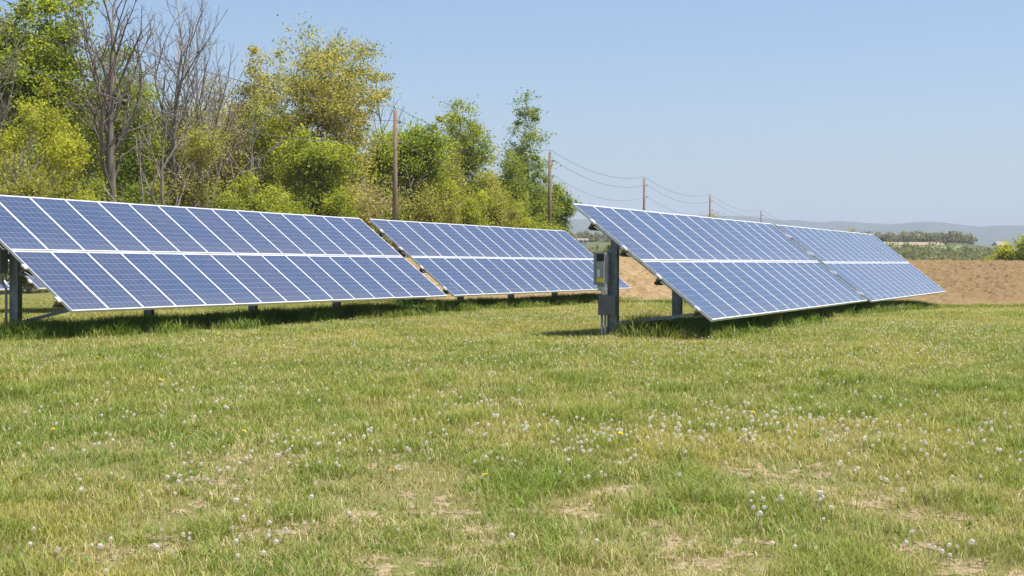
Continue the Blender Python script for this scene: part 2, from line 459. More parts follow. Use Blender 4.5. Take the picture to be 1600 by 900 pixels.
def module_meshes():
    mb = MB()
    mb.face([(0, 0, 0), (MOD_W, 0, 0), (MOD_W, MOD_L, 0), (0, MOD_L, 0)])
    mb.face([(0, 0, -0.006), (0, MOD_L, -0.006), (MOD_W, MOD_L, -0.006), (MOD_W, 0, -0.006)])
    me = bpy.data.meshes.new('solar_module'); me.from_pydata(mb.v, [], mb.f)
    uvl = me.uv_layers.new(name='UVMap')
    for l in me.loops:
        p = me.vertices[l.vertex_index].co; uvl.data[l.index].uv = (p.x / MOD_W, p.y / MOD_L)
    back = noisy_mat('white_back_sheet', (0.70, 0.70, 0.69), (0.76, 0.76, 0.75), 2, 0.6)
    me.materials.append(M['cells']); me.materials.append(back)
    me.polygons[1].material_index = 1
    fr = MB(); t = 0.013; top = 0.004; bot = -0.046
    fr.box((0, 0, bot), (t, MOD_L, top)); fr.box((MOD_W - t, 0, bot), (MOD_W, MOD_L, top))
    fr.box((t, 0, bot), (MOD_W - t, t, top)); fr.box((t, MOD_L - t, bot), (MOD_W - t, MOD_L, top))
    fme = bpy.data.meshes.new('module_frame'); fme.from_pydata(fr.v, [], fr.f); fme.materials.append(M['alu'])
    return me, fme
MOD_ME, FRAME_ME = module_meshes()
JR = random.Random(12)

def place_array(label, X, Y, Z, yaw, tilt, slope, ground_at, post_u=POST_U, struts=1):
    """X, Y, Z: the top corner of the near end (Z above the near lawn)"""
    t = R(tilt); b = R(yaw)
    root = empty('solar_array', (X, Y, ground_at), (0, -R(slope), math.pi / 2 - b))
    tag(root, label, 'solar array', 'tilted ground-mounted solar arrays in the field')
    zt = Z - ground_at; ct, st = math.cos(t), math.sin(t)
    def on(u, v, d=0.0):        # point at u metres along, v (0 top, 1 bottom), d below the glass
        s = v * SLOPE
        return Vector((u, -s * ct - d * st, zt - s * st - d * ct))
    for row in (0, 1):
        for i in range(N_COL):
            v_bottom = (MOD_L if row == 0 else SLOPE) / SLOPE
            p = on(i * PITCH, v_bottom)
            m = link_mesh('solar_module', MOD_ME, None, root); m.location = p; m.rotation_euler = (t + JR.gauss(0, 0.0012), JR.gauss(0, 0.0018), 0)
            f = link_mesh('module_frame', FRAME_ME, None, m)
    L = N_COL * PITCH
    rot = Matrix.Rotation(t, 4, 'X')
    for v in PURLIN_V:
        pb = MB(); m4 = rot.copy(); m4.translation = on(0, v, 0.048)
        x0, x1 = -0.10, L + 0.08
        # open C section: web, top flange, bottom flange, lip
        pb.box((x0, -0.03, -0.006), (x1, 0.03, 0), m4); pb.box((x0, 0.024, -0.14), (x1, 0.03, -0.006), m4)
        pb.box((x0, -0.03, -0.146), (x1, 0.03, -0.14), m4); pb.box((x0, -0.03, -0.14), (x1, -0.024, -0.115), m4)
        pu = pb.build('purlin', M['galv_dark'], root)
        for xe in (-0.045, L - 0.002 + 0.015):
            cb = MB(); m5 = rot.copy(); m5.translation = on(xe, v, 0.0)
            cb.box((-0.030, -0.055, -0.046), (0.030, 0.055, -0.006), m5); cb.box((-0.012, -0.035, -0.006), (0.036 if xe < 0 else 0.012, 0.035, 0.010), m5)
            cb.tube([m5 @ Vector((0, 0, -0.09)), m5 @ Vector((0, 0, 0.016))], 0.008, 6)
            cb.build('end_clamp', M['clamp'], pu)
    mids = MB()
    for ku, u in enumerate(post_u):
        yb = -POST_A
        top = on(u, POST_A / ct / SLOPE, 0.32)
        h = top.z
        pb = MB(); wd, dp, th = 0.185, 0.12, 0.012
        # C channel, web towards the near end of the row
        pb.box((u - dp/2, yb - wd/2, -0.7), (u - dp/2 + th, yb + wd/2, h)); pb.box((u - dp/2 + th, yb - wd/2, -0.7), (u + dp/2, yb - wd/2 + th, h))
        pb.box((u - dp/2 + th, yb + wd/2 - th, -0.7), (u + dp/2, yb + wd/2, h))
        pb.build('post', M['galv'], root)
        rb = MB(); rb.bar(on(u + 0.10, 0.06, 0.25), on(u + 0.10, 0.87, 0.24), 0.06, 0.10)
        rb.bar((u + 0.07, yb, h - 0.16), (u + 0.07, yb - 0.01, h + 0.16), 0.02, 0.16)
        rb.build('rafter', M['galv'], root)
        sb = MB(); sb.bar((u - 0.02, yb - 0.06, 0.27), on(u - 0.02, 0.885, 0.17), 0.05, 0.055)
        if ku < struts: sb.build('strut', M['galv'], root)
    for v in PURLIN_V[:3]:
        ht = MB()
        a = on(-0.06, v, 0.20); ht.tube([a + Vector((-0.05, 0.08, 0.05)), a + Vector((0, 0.02, 0.0)), a + Vector((0.02, -0.03, -0.06)), a + Vector((0.5, -0.03, -0.05))], 0.006, 5)
        ht.build('cable', M['gland'], root)
    return root, on

GR = 0.28
POST_A_ROW = [0.80, 4.76, 8.69, 12.6]; POST_C = [0.14, 4.06, 7.98, 11.9]
AR = {}
AR['A'] = place_array('near left solar array, nearest end cut off by the left edge', -9.851, 26.498, 1.276 + EYE, 22.89 - 0.62, 38.4, -0.14, GR, POST_A_ROW)
AR['B'] = place_array('far left solar array, behind a gap after the largest array', -3.928, 41.535, 1.255 + EYE, 22.89 - 0.09, 39.08, -0.06, GR)
AR['C'] = place_array('near right solar array with inverter on its first post', 1.10, 27.211, 1.101 + EYE, 22.89 + 0.32, 38.45, 0.03, GR, POST_C, 2)
AR['D'] = place_array('far right solar array reaching over the edge of ploughed soil', 7.201, 41.178, 1.089 + EYE, 22.89 + 0.40, 38.55, 0.04, GR, [0.3, 3.3, 7.15, 11.1])
# the row behind: bottom corner of the second one seen below array A
bE = R(22.6); nE = Vector((math.cos(bE), -math.sin(bE))); rE = Vector((math.sin(bE), math.cos(bE)))
c0 = Vector((-12.3, 39.2)); zE = -0.63
for lab, off in (('solar array of rear row, corner showing under the near left array', 0.0), ('solar array of rear row, lower edge at the left border behind a post', -16.15)):
    p = c0 - nE * (SLOPE * math.cos(R(38.4))) + rE * off
    place_array(lab, p.x, p.y, zE + SLOPE * math.sin(R(38.4)) + EYE, 22.6, 38.4, 0.0, GR + 0.25)

def inverter(root, on, u, with_jbox, label, jlabel):
    """string inverter bolted to the near face of the first post (built in the array's own frame, then freed)"""
    mw = Matrix.Translation(root.location) @ root.rotation_euler.to_matrix().to_4x4()
    yb = -POST_A
    zi = 0.96 if with_jbox else 1.16
    o = empty('inverter', mw @ Vector((u - 0.30, yb + (0.16 if with_jbox else 0.22), zi)), root.rotation_euler)
    tag(o, label, 'inverter', 'inverters on the array posts')
    hb = MB(); hb.box((0, -0.10, 0), (0.235, 0.105, 0.575)); hb.box((-0.012, 0.045, 0.02), (0, 0.098, 0.555))
    for k in range(7): hb.box((0.03 + k * 0.03, -0.122, 0.04), (0.036 + k * 0.03, -0.10, 0.53))
    hb.build('housing', M['inv_grey'], o)
    cb = MB(); cb.box((-0.022, -0.092, 0.035), (0, 0.04, 0.415)); cb.box((-0.016, -0.088, 0.553), (0, 0.036, 0.566)); c = cb.build('cover', M['inv_cover'], o)
    lb = MB(); lb.box((-0.026, -0.088, 0.045), (-0.0222, 0.036, 0.115)); lb.build('yellow_label', M['yellow'], c)
    lb = MB(); lb.box((-0.026, -0.020, 0.135), (-0.0222, 0.026, 0.27)); lb.build('pale_label', M['white_lab'], c)
    vb = MB(); vb.box((-0.018, -0.092, 0.42), (0, 0.04, 0.552)); vb.build('vent', M['black'], o)
    gb = MB()
    for yy, l in ((0.04, 0.11), (-0.01, 0.16), (-0.055, 0.20)): gb.tube([(0.10, yy, 0), (0.10, yy, -0.05), (0.11, yy - 0.01, -l)], [0.030, 0.034, 0.022], 8)
    gb.box((0.05, -0.09, -0.17), (0.15, -0.03, -0.05))
    gb.build('cable_gland', M['gland'], o)
    bk = MB(); bk.box((0.236, -0.09, 0.10), (0.246, 0.09, 0.50)); bk.bar((0.241, -0.06, 0.3), (0.241, -0.17, 0.3), 0.01, 0.10); bk.build('mounting_bracket', M['galv'], o)
    if with_jbox:
        j = empty('junction_box', mw @ Vector((u - 0.06, yb + 0.04, 0.42)), root.rotation_euler)
        tag(j, jlabel, 'junction box')
        b = MB(); b.box((-0.145, -0.145, 0), (-0.012, 0.165, 0.345)); b.box((-0.012, -0.05, 0.04), (0.0, 0.05, 0.30)); b.build('enclosure', M['jbox'], j)
        b = MB(); b.box((-0.155, -0.15, -0.004), (-0.145, 0.17, 0.349)); b.build('lid', M['jbox'], j)
        for yy in (0.06, 0.125):
            b = MB(); b.tube([(-0.08, yy, 0.0), (-0.08, yy, -0.7)], 0.021, 10); b.build('conduit', M['pvc'], j)
        b = MB(); b.tube([(-0.08, 0.10, 0.345), (-0.08, 0.10, 0.42)], 0.022, 8); b.build('conduit', M['pvc'], j)
    else:
        b = MB(); b.tube([(0.14, -0.05, -0.15), (0.20, -0.09, -0.28), (0.20, -0.09, -1.6)], 0.024, 8); b.build('conduit', M['pvc'], o)
inverter(*AR['C'], POST_C[0], True, 'grey inverter with yellow label on the post above the junction box', 'dark grey junction box on the post below the inverter')
inverter(*AR['A'], POST_A_ROW[0], False, 'grey inverter with yellow label cut by the left photo edge', None)

# ------------------------------------------------------------------ utility poles and wires
POLES = [(-18.2, 47.0), (-6.8, 88.0), (3.05, 121.0), (13.9, 158.5), (26.0, 198.0), (42.2, 255.5)]
POLE_TOP = EYE + 9.0
pole_labels = [None, 'wooden utility pole before the dense green tree, tallest of the row', 'wooden utility pole at the right end of the trees',
               'wooden utility pole behind the near right array, first against open sky', 'wooden utility pole, small, middle of three above the right array',
               'wooden utility pole, smallest and farthest, above the seam of right arrays']
for i, (x, y) in enumerate(POLES):
    g = float(ground_z(x, y)) - 0.3
    p = empty('utility_pole', (x, y, g))
    tag(p, pole_labels[i] or 'wooden utility pole just outside the left edge, holding guy wires', 'utility pole', 'utility poles along the tree line')
    h = POLE_TOP - g; mb = MB(); lean = 0.006 * h
    mb.tube([(-lean, 0, 0), (-lean * .5, 0, h * .5), (0, 0, h)], [0.165, 0.145, 0.115], 12); mb.build('shaft', M['wood'], p)
    for dz, sx in ((0.0, 0), (-0.75, 1), (-1.95, 0)):
        b = MB()
        if dz == 0: b.tube([(0, 0, h), (0, 0, h + 0.06), (0, 0, h + 0.10), (0, 0, h + 0.2)], [0.02, 0.02, 0.06, 0.05], 8)
        else:
            b.bar((0.09, 0, h + dz), (0.30, 0, h + dz + 0.02), 0.04, 0.05); b.tube([(0.28, 0, h + dz), (0.28, 0, h + dz + 0.13)], [0.045, 0.04], 8)
        b.build('insulator', M['gland'] if dz == 0 else M['wire'], p)
    if i == 0:
        for k, (gx, gy) in enumerate(((-15.9, 54.5), (-16.4, 54.8))):
            b = MB(); gz = float(ground_z(gx, gy)); a = Vector((0, 0, h - 0.6 - 0.5 * k)); e = Vector((gx - x, gy - y, gz - g - 0.1))
            b.tube([a, (a + e) / 2, e], 0.016, 5); b.build('guy_wire', M['wire_pale'], p)
for label, off, sx, sag, mat, rad in (('dark conductor strung along the pole tops', 0.2, 0, 0.9, 'wire', 0.014),
                                  ('dark neutral wire hung just below the pole tops', -0.62, 0.28, 1.0, 'wire', 0.014),
                                  ('pale telephone cable strung lowest on the poles', -1.82, 0.28, 1.15, 'wire_pale', 0.014)):
    mb = MB(); pts = []; rads = []
    for (x0, y0), (x1, y1) in zip(POLES[:-1], POLES[1:]):
        for k in range(25):
            t = k / 24
            if k == 0 and pts: continue
            pts.append((x0 + (x1 - x0) * t + sx, y0 + (y1 - y0) * t, POLE_TOP + off - sag * 4 * t * (1 - t))); rads.append(rad)
    x, y = POLES[-1]; pts += [(x + 8 + sx, y + 22, POLE_TOP + off - 1.6), (x + 16 + sx, y + 44, POLE_TOP + off - 2.6), (x + 30 + sx, y + 80, POLE_TOP + off - 5.0)]; rads += [rad] * 3
    mb.tube(pts, rads, 5); o = mb.build('overhead_wire', M[mat]); tag(o, label, 'overhead wire', 'wires along the utility poles')

# ------------------------------------------------------------------ trees
def grow(rng, trunk, attractors, seg=0.6, up=0.25, tip_r=0.010, expo=2.3):
    """skeleton reaching every attractor: returns nodes, parents, radii"""
    P = [np.array(p, float) for p in trunk]; par = [-1] + list(range(len(trunk) - 1))
    nt_ = len(P)
    root = P[0]
    order = np.argsort([np.linalg.norm(a - P[-1]) for a in attractors])
    arr = np.zeros((60000, 3)); arr[:nt_] = P; n = nt_
    depth = np.zeros(60000); depth[:nt_] = np.arange(nt_) * 0.5
    parent = list(par); tips = []
    for j in order:
        a = attractors[j]
        d = a[None] - arr[:n]; dist = np.linalg.norm(d, axis=1)
        cost = dist * (1.0 + 0.9 * np.maximum(0, -d[:, 2] / (dist + 1e-6) + up)) + 0.05 * depth[:n]
        cost[:max(1, int(nt_ * 0.35))] += 50
        i = int(np.argmin(cost)); D = a - arr[i]; L = np.linalg.norm(D)
        k = max(1, int(round(L / seg))); prev = i
        side = rng.normal(0, 1, 3); side -= D * side.dot(D) / (L * L + 1e-9)
        bow = side / (np.linalg.norm(side) + 1e-9) * L * 0.10 + np.array([0, 0, -1]) * L * 0.06
        for s in range(1, k + 1):
            t = s / k
            arr[n] = arr[i] + D * t + bow * 4 * t * (1 - t) * 0.5 + rng.normal(0, 0.03 * seg, 3)
            depth[n] = depth[prev] + seg; parent.append(prev); prev = n; n += 1
        tips.append(n - 1)
    arr = arr[:n].copy()
    rad = np.zeros(n); cnt = np.zeros(n)
    kids = [[] for _ in range(n)]
    for i, p in enumerate(parent):
        if p >= 0: kids[p].append(i)
    acc = np.zeros(n)
    for i in range(n - 1, -1, -1):      # children always come after parents
        if not kids[i]: acc[i] = tip_r ** expo
        else: acc[i] = sum(acc[k] for k in kids[i]) + (tip_r * 0.25) ** expo
    rad = acc ** (1 / expo)
    return arr, parent, kids, rad, tips

def fractal(rng, H, Rr, lean=0.0, stems=1, bole=0.3, tip_r=0.01, rich=1.0, upward=0.05):
    arr = [np.zeros(3)]; parent = [-1]
    def add(p, par): arr.append(p); parent.append(par); return len(arr) - 1
    def unit(v): return v / (np.linalg.norm(v) + 1e-9)
    def rec(i, d, L, level):
        seg = 0.55 if level < 2 else (0.42 if level < 4 else 0.34)
        n = max(2, int(L / seg)); flip = rng.random() * 6.28
        for k in range(n):
            if len(arr) > 9000: return
            d = unit(d + rng.normal(0, 0.075 if level else 0.035, 3) + np.array([0, 0, upward]))
            i = add(arr[i] + d * L / n, i)
            t = (k + 1) / n
            if level < 4 and t > (0.22 if level else bole) and t < 0.97 and rng.random() < (0.75 if level else 0.9) * rich:
                flip += 2.4 + rng.normal(0, .4)
                ref = unit(np.cross(d, np.array([0.2, 0.1, 1.0]) + rng.normal(0, .05, 3))); q = np.cross(d, ref)
                ang = R(rng.uniform(26, 52) if level else rng.uniform(22, 45))
                cd = d * math.cos(ang) + (ref * math.cos(flip) + q * math.sin(flip)) * math.sin(ang)
                if cd[2] < -0.15: cd[2] *= -0.4
                rec(i, unit(cd), L * (1 - t * 0.62) * rng.uniform(0.42, 0.68), level + 1)
        if level < 4:
            for sgn in (-1, 1):
                rec(i, unit(d + rng.normal(0, 0.28, 3)), L * 0.30, level + 2)
    if stems == 1:
        rec(0, unit(np.array([lean, 0, 1.0])), H * 0.80, 0)
    else:
        for s_ in range(stems):
            a = 2 * math.pi * s_ / stems + rng.uniform(-.5, .5); b = add(np.array([math.cos(a), math.sin(a), 0]) * 0.35, 0)
            rec(b, unit(np.array([math.cos(a) * Rr / H * 0.7 + lean, math.sin(a) * Rr / H * 0.6, 1.0])), H * rng.uniform(0.70, 0.86), 0)
    arr = np.array(arr)
    top = arr[:, 2].max(); arr *= H / top
    n = len(arr); kids = [[] for _ in range(n)]
    for i, p in enumerate(parent):
        if p >= 0: kids[p].append(i)
    acc = np.zeros(n); ex = 2.2
    for i in range(n - 1, -1, -1):
        acc[i] = tip_r ** ex if not kids[i] else sum(acc[k] for k in kids[i]) + (tip_r * 0.3) ** ex
    return arr, parent, kids, acc ** (1 / ex)

def skeleton_mesh(name, arr, parent, kids, rad, scale_r=1.0, rmin=0.0):
    mb = MB(); n = len(arr)
    done = np.zeros(n, bool)
    starts = [0]
    while starts:
        s = starts.pop()
        chain = [s] if parent[s] < 0 else [parent[s], s]
        cur = s
        while kids[cur]:
            ks = sorted(kids[cur], key=lambda k: -rad[k])
            for k in ks[1:]: starts.append(k)
            cur = ks[0]; chain.append(cur)
        if len(chain) < 2: continue
        rs = [max(rad[c], rmin) * scale_r for c in chain]
        if parent[s] >= 0: rs[0] = min(rs[0], rs[1] * 1.15)
        big = rs[0] if parent[s] < 0 else rs[1]
        mb.tube([arr[c] for c in chain], rs, 9 if big > 0.09 else (5 if big > 0.03 else 3), cap=False)
    return mb

def leaf_cloud(rng, centers, per, spread, size, c1, c2, droop=0.0, clump_var=0.35, accent=None):
    cnts = np.maximum(1, (per * rng.gamma(1.6, 1 / 1.6, len(centers))).astype(int)); n = int(cnts.sum())
    cen = np.repeat(np.asarray(centers), cnts, 0)
    sprd = np.repeat(spread * rng.uniform(0.5, 1.45, len(centers)), cnts)[:, None]
    off = rng.normal(0, 1, (n, 3)) * sprd; off[:, 2] *= 0.75
    off[:, 2] -= np.abs(rng.normal(0, 1, n)) * droop
    p = cen + off
    nr = rng.normal(0, 1, (n, 3)) + np.array([0.25, 0.0, 0.75]); nr /= np.linalg.norm(nr, axis=1)[:, None]   # blades turn their faces up
    a = rng.normal(0, 1, (n, 3)); a -= nr * (a * nr).sum(1)[:, None]; a /= np.linalg.norm(a, axis=1)[:, None]
    b = np.cross(nr, a)
    s = size * rng.uniform(0.45, 1.0, n)[:, None] ** 1.2 * 1.35
    ax = a * s; bx = b * s * 0.62
    fold = np.cross(a, b) * s * 0.18
    v = np.stack([p - ax, p + bx - fold, p + ax, p - bx - fold], 1).reshape(-1, 3)
    q = np.arange(n * 4).reshape(-1, 4)
    k = np.clip(np.repeat(rng.normal(0.5, clump_var, len(centers)), cnts) + rng.normal(0, 0.22, n), 0, 1)[:, None]
    col = np.array(c1)[None] * (1 - k) + np.array(c2)[None] * k
    if accent is not None:
        am = rng.random(n) < accent[1]; col[am] = np.array(accent[0])
    col = col * rng.uniform(0.8, 1.2, n)[:, None]
    return v, q, np.repeat(col, 4, 0)

def lobes_points(rng, lobes, n, shell=0.45):
    """points in a union of ellipsoids (cx, cy, cz, rx, ry, rz), biased outwards"""
    vol = np.array([l[3] * l[4] * l[5] for l in lobes]) ** 0.8; pr = vol / vol.sum(); out = []
    for i in rng.choice(len(lobes), n, p=pr):
        l = lobes[i]; d = rng.normal(0, 1, 3); d /= np.linalg.norm(d)
        r = rng.random() ** shell
        out.append(np.array(l[:3]) + d * r * np.array(l[3:]))
    return out

PAL = {   # leaf colours (dark, light)
    'yellow': ((0.26, 0.285, 0.026), (0.53, 0.525, 0.056)),
    'green': ((0.155, 0.215, 0.034), (0.39, 0.44, 0.066)),
    'fresh': ((0.225, 0.28, 0.034), (0.49, 0.505, 0.072)),
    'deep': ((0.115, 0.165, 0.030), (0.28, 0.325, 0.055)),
    'gold': ((0.37, 0.34, 0.088), (0.60, 0.53, 0.165)),
    'olive': ((0.26, 0.265, 0.058), (0.48, 0.455, 0.115)),
    'tan': ((0.35, 0.30, 0.14), (0.54, 0.475, 0.24)),
    'far_green': ((0.17, 0.185, 0.075), (0.25, 0.26, 0.11)),
    'far_brown': ((0.22, 0.195, 0.11), (0.30, 0.27, 0.155)),
}

def tree(name, label, cat, px, Y, top_py, half_px, pal, seed, bole=0.3, leaves=(90, 60), size=0.17, spread=0.42, shape='round',
         bark='bark', lean=0.0, group='trees in the hedgerow behind the arrays', trunk_r=1.0, stems=1, base_px=None, bare=False, tip_r=0.011, accent=None, zdrop=0.25, foot=0.0):
    rng = np.random.default_rng(seed)
    X = (px - 800) / F_PX * Y
    g = float(ground_z(X, Y)) - zdrop
    H = EYE + (413.2 - top_py) / F_PX * Y - g; Rr = half_px * 1.12 / F_PX * Y
    bx = ((base_px if base_px is not None else px) - 800) / F_PX * Y - X
    o = empty(name, (X + bx, Y, g)); tag(o, label, cat, group)
    n_att, per = leaves
    if bare:
        arr, par, kids, rad = fractal(rng, H, Rr, lean, stems, bole, tip_r, trunk_r)
        skeleton_mesh('trunk', arr, par, kids, rad).build('trunk', M[bark], o)
        return o
    z0 = H * bole
    lob = []
    if shape == 'round':
        for k in range(7):
            a = rng.uniform(0, 6.28); rr = rng.uniform(0.2, 0.55) * Rr; zz = z0 + (H - z0) * rng.uniform(0.3, 0.78)
            q = rng.uniform(0.38, 0.6) * Rr
            lob.append((rr * math.cos(a) - bx, rr * math.sin(a), min(zz, H - q), q, q, q * rng.uniform(0.8, 1.15)))
        lob.append((-bx, 0, z0 + (H - z0) * 0.55, Rr * 0.72, Rr * 0.72, (H - z0) * 0.45))
    elif shape == 'tall':
        nl = 13
        for k in range(nl):
            t = (k + 0.5) / nl; wdt = Rr * (0.45 + 0.62 * math.sin(math.pi * min(1, 0.12 + t * 0.95)) ** 0.8) * rng.uniform(0.8, 1.1)
            lob.append((rng.normal(0, 0.13) * Rr - bx, rng.normal(0, 0.13) * Rr, z0 + (H - z0) * t * 0.97, wdt * 0.78, wdt * 0.78, (H - z0) / nl * 1.25))
    elif shape == 'bush':
        for k in range(15):
            a = rng.uniform(0, 6.28); rr = rng.uniform(0.05, 0.85) * Rr; q = rng.uniform(0.20, 0.36) * Rr
            zz = H * rng.uniform(0.2, 1.0) * (1 - 0.45 * (rr / Rr) ** 2)
            lob.append((rr * math.cos(a) - bx, rr * math.sin(a), min(zz, H - q * 0.6), q, q, q * rng.uniform(0.9, 1.5)))
        lob.append((-bx, 0, H * 0.38, Rr * 0.7, Rr * 0.6, H * 0.36))
    elif shape == 'vase':
        for k in range(9):
            a = rng.uniform(0, 6.28); t = rng.uniform(0.25, 0.95); rr = Rr * t * rng.uniform(0.5, 0.8); q = Rr * rng.uniform(0.25, 0.42)
            lob.append((rr * math.cos(a) - bx, rr * math.sin(a), min(z0 + (H - z0) * t, H - q), q, q, q * 1.7))
    att = [a + rng.normal(0, 1, 3) * np.array([0.09, 0.09, 0.07]) * min(Rr, 4.0) for a in lobes_points(rng, lob, n_att, 0.5)]
    att = [a for a in att if a[2] > (0.1 if shape == 'bush' else z0 * 0.6)]
    A0 = np.array(att)
    all_mb = MB(); tips_all = []
    for s in range(stems):
        if stems > 1:
            ang = 2 * math.pi * s / stems + rng.uniform(-.4, .4); b0 = np.array([math.cos(ang), math.sin(ang) * 0.8, 0]) * rng.uniform(0.12, 0.3) * Rr * 0.6
            sub = [a for i, a in enumerate(att) if i % stems == s]; top = np.mean(sub, 0)
        else: b0 = np.zeros(3); sub = att; top = np.array([-bx * 0.8 + lean * 0.4, 0, z0])
        nb = max(4, int((z0 if stems == 1 else H * 0.45) / 0.7))
        zt = z0 if stems == 1 else H * 0.45
        tr = [b0 + np.array([(top[0] - b0[0]) * (0.6 if stems > 1 else 1) * (i / nb) ** 1.3 + rng.normal(0, 0.04) * (i > 0), (top[1] - b0[1]) * 0.6 * (i / nb) + rng.normal(0, 0.04) * (i > 0), zt * i / nb]) for i in range(nb + 1)]
        if stems == 1:                                   # the leader runs on up into the crown
            last = tr[-1]; nl = max(2, int((H - z0) * 0.45 / 0.8))
            for i in range(1, nl + 1): tr.append(last + np.array([rng.normal(0, 0.10) - bx * 0.2 * i / nl, rng.normal(0, 0.10), (H - z0) * 0.5 * i / nl]))
        arr, par, kids, rad, tips = grow(rng, tr, sub, seg=0.55, tip_r=tip_r)
        rad = rad * trunk_r
        rad[0] *= 1.25
        mbs = skeleton_mesh('trunk', arr, par, kids, rad)
        nv = len(all_mb.v); all_mb.v += mbs.v; all_mb.f += [tuple(i + nv for i in f) for f in mbs.f]; all_mb.mi += mbs.mi; all_mb.sm += mbs.sm
        tips_all += [arr[t] for t in tips]
        if not bare:
            thin = [arr[i] for i in range(len(arr)) if rad[i] < 0.022 * trunk_r and rng.random() < 0.35]
            tips_all += thin
    all_mb.build('trunk', M[bark], o)
    if per:
        c1, c2 = PAL[pal]
        T = np.array(tips_all)
        want = n_att * per * 3.2; p_each = max(3, int(want / len(T)))
        v, q, c = leaf_cloud(rng, T, p_each, spread, size * 0.57, c1, c2, accent=accent)
        keep = v[:, 2].reshape(-1, 4).min(1) > 0.05
        k4 = np.repeat(keep, 4)
        v, c = v[k4], c[k4]; q = np.arange(len(v)).reshape(-1, 4)
        link_mesh('crown', np_mesh('crown', v, q, color=c), M['leaf'], o)
    return o

T = 'tree'; S = 'shrub'
GS = 'shrubs at the foot of the hedgerow'
# --- back layer
tree('leafy_tree', 'tall leafy tree filling the top left corner, trunk bare below', T, 70, 86, -70, 120, 'fresh', 1, 0.32, (260, 46), 0.20, 0.42, accent=((0.13, 0.2, 0.02), 0.25), bark='bark')
tree('leafy_tree', 'leafy tree cut off by the left edge behind yellow-green thicket', T, -60, 88, -40, 110, 'green', 2, 0.2, (170, 50), 0.2, 0.5)
tree('bare_tree', 'grey twiggy bare tree reaching over the top left corner', T, 15, 78, -20, 90, 'tan', 3, 0.35, (420, 0), bark='bark_grey', bare=True, tip_r=0.009, base_px=-30, lean=0.10)
tree('green_tree', 'mid green leafy tree behind the dark forked bare tree', T, 195, 98, 74, 62, 'green', 4, 0.12, (190, 50), 0.18, 0.45)
tree('bare_tree', 'large bare tree with dark forked trunk, left of the picture', T, 190, 82, -75, 95, 'tan', 5, 0.30, (620, 0), bark='bark', bare=True, tip_r=0.0140, base_px=171, lean=0.05)
tree('bare_tree', 'tall bare multi-stemmed tree with straight upright grey limbs', T, 285, 94, -50, 62, 'tan', 6, 0.38, (560, 0), bark='bark_grey', bare=True, tip_r=0.010, stems=4, trunk_r=0.8)
tree('bare_tree', 'bare tree leaning right with one long crooked limb', T, 332, 90, 70, 38, 'tan', 7, 0.35, (190, 0), bark='bark_grey', bare=True, tip_r=0.012, base_px=280, lean=0.42, trunk_r=0.7)
tree('budding_tree', 'thin tan budding tree left of the golden oak', T, 345, 100, 128, 46, 'tan', 8, 0.25, (200, 13), 0.13, 0.45, bark='bark_grey', shape='vase')
tree('forked_tree', 'small pale forked trunk with sparse olive leaves', T, 312, 84, 205, 30, 'olive', 9, 0.3, (90, 16), 0.13, 0.4, bark='bark_grey', shape='vase', tip_r=0.018)
tree('oak_tree', 'big golden olive oak with broad open crown, tallest round top', T, 484, 96, 44, 152, 'gold', 10, 0.24, (640, 20), 0.14, 0.36, bark='bark_dark', base_px=428, accent=((0.10, 0.16, 0.02), 0.2), trunk_r=1.0)
tree('oak_tree', 'slimmer gold tinted tree joined to the left flank of the big oak', T, 395, 98, 92, 44, 'gold', 11, 0.3, (170, 26), 0.155, 0.36, bark='bark', shape='tall')
tree('fresh_tree', 'bright fresh green tree low under the golden oak crown', T, 490, 90, 196, 66, 'fresh', 12, 0.08, (170, 56), 0.16, 0.4)
tree('bare_tree', 'small bare twiggy tree top showing above green beside the nearest visible pole', T, 602, 108, 122, 44, 'tan', 13, 0.42, (240, 0), bark='bark_grey', bare=True, tip_r=0.010, trunk_r=0.9)
tree('dense_tree', 'dense green rounded tree directly behind the tallest utility pole', T, 640, 104, 184, 54, 'fresh', 14, 0.06, (210, 60), 0.17, 0.42, accent=((0.22, 0.31, 0.03), 0.4))
tree('slim_tree', 'slim tall light green tree with dark trunk, left of the pair', T, 722, 116, 148, 50, 'fresh', 15, 0.30, (210, 30), 0.15, 0.34, shape='tall', bark='bark_dark', base_px=703, trunk_r=1.15, accent=((0.16, 0.23, 0.03), 0.25))
tree('slim_tree', 'slimmest and tallest mid green tree, right of the pair', T, 824, 126, 145, 43, 'fresh', 16, 0.22, (210, 30), 0.15, 0.32, shape='tall', bark='bark_dark', base_px=830, trunk_r=1.1, accent=((0.15, 0.22, 0.05), 0.45))
tree('green_tree', 'round green tree against the foot of the slimmest tree', T, 798, 122, 236, 32, 'green', 17, 0.15, (110, 44), 0.16, 0.36, accent=((0.2, 0.25, 0.02), 0.4))
tree('green_tree', 'last leafy tree at the right end of the hedgerow', T, 868, 137, 284, 27, 'fresh', 18, 0.1, (110, 46), 0.16, 0.36, accent=((0.05, 0.10, 0.02), 0.4))
tree('green_tree', 'leafy olive tree filling the gap between oak and slim trees', T, 560, 112, 232, 60, 'olive', 19, 0.1, (130, 46), 0.18, 0.45)
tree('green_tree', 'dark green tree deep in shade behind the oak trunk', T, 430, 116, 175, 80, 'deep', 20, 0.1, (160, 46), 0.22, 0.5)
tree('green_tree', 'dark green tree in shade behind the multi-stemmed bare tree', T, 270, 118, 205, 85, 'deep', 21, 0.1, (150, 46), 0.22, 0.5)
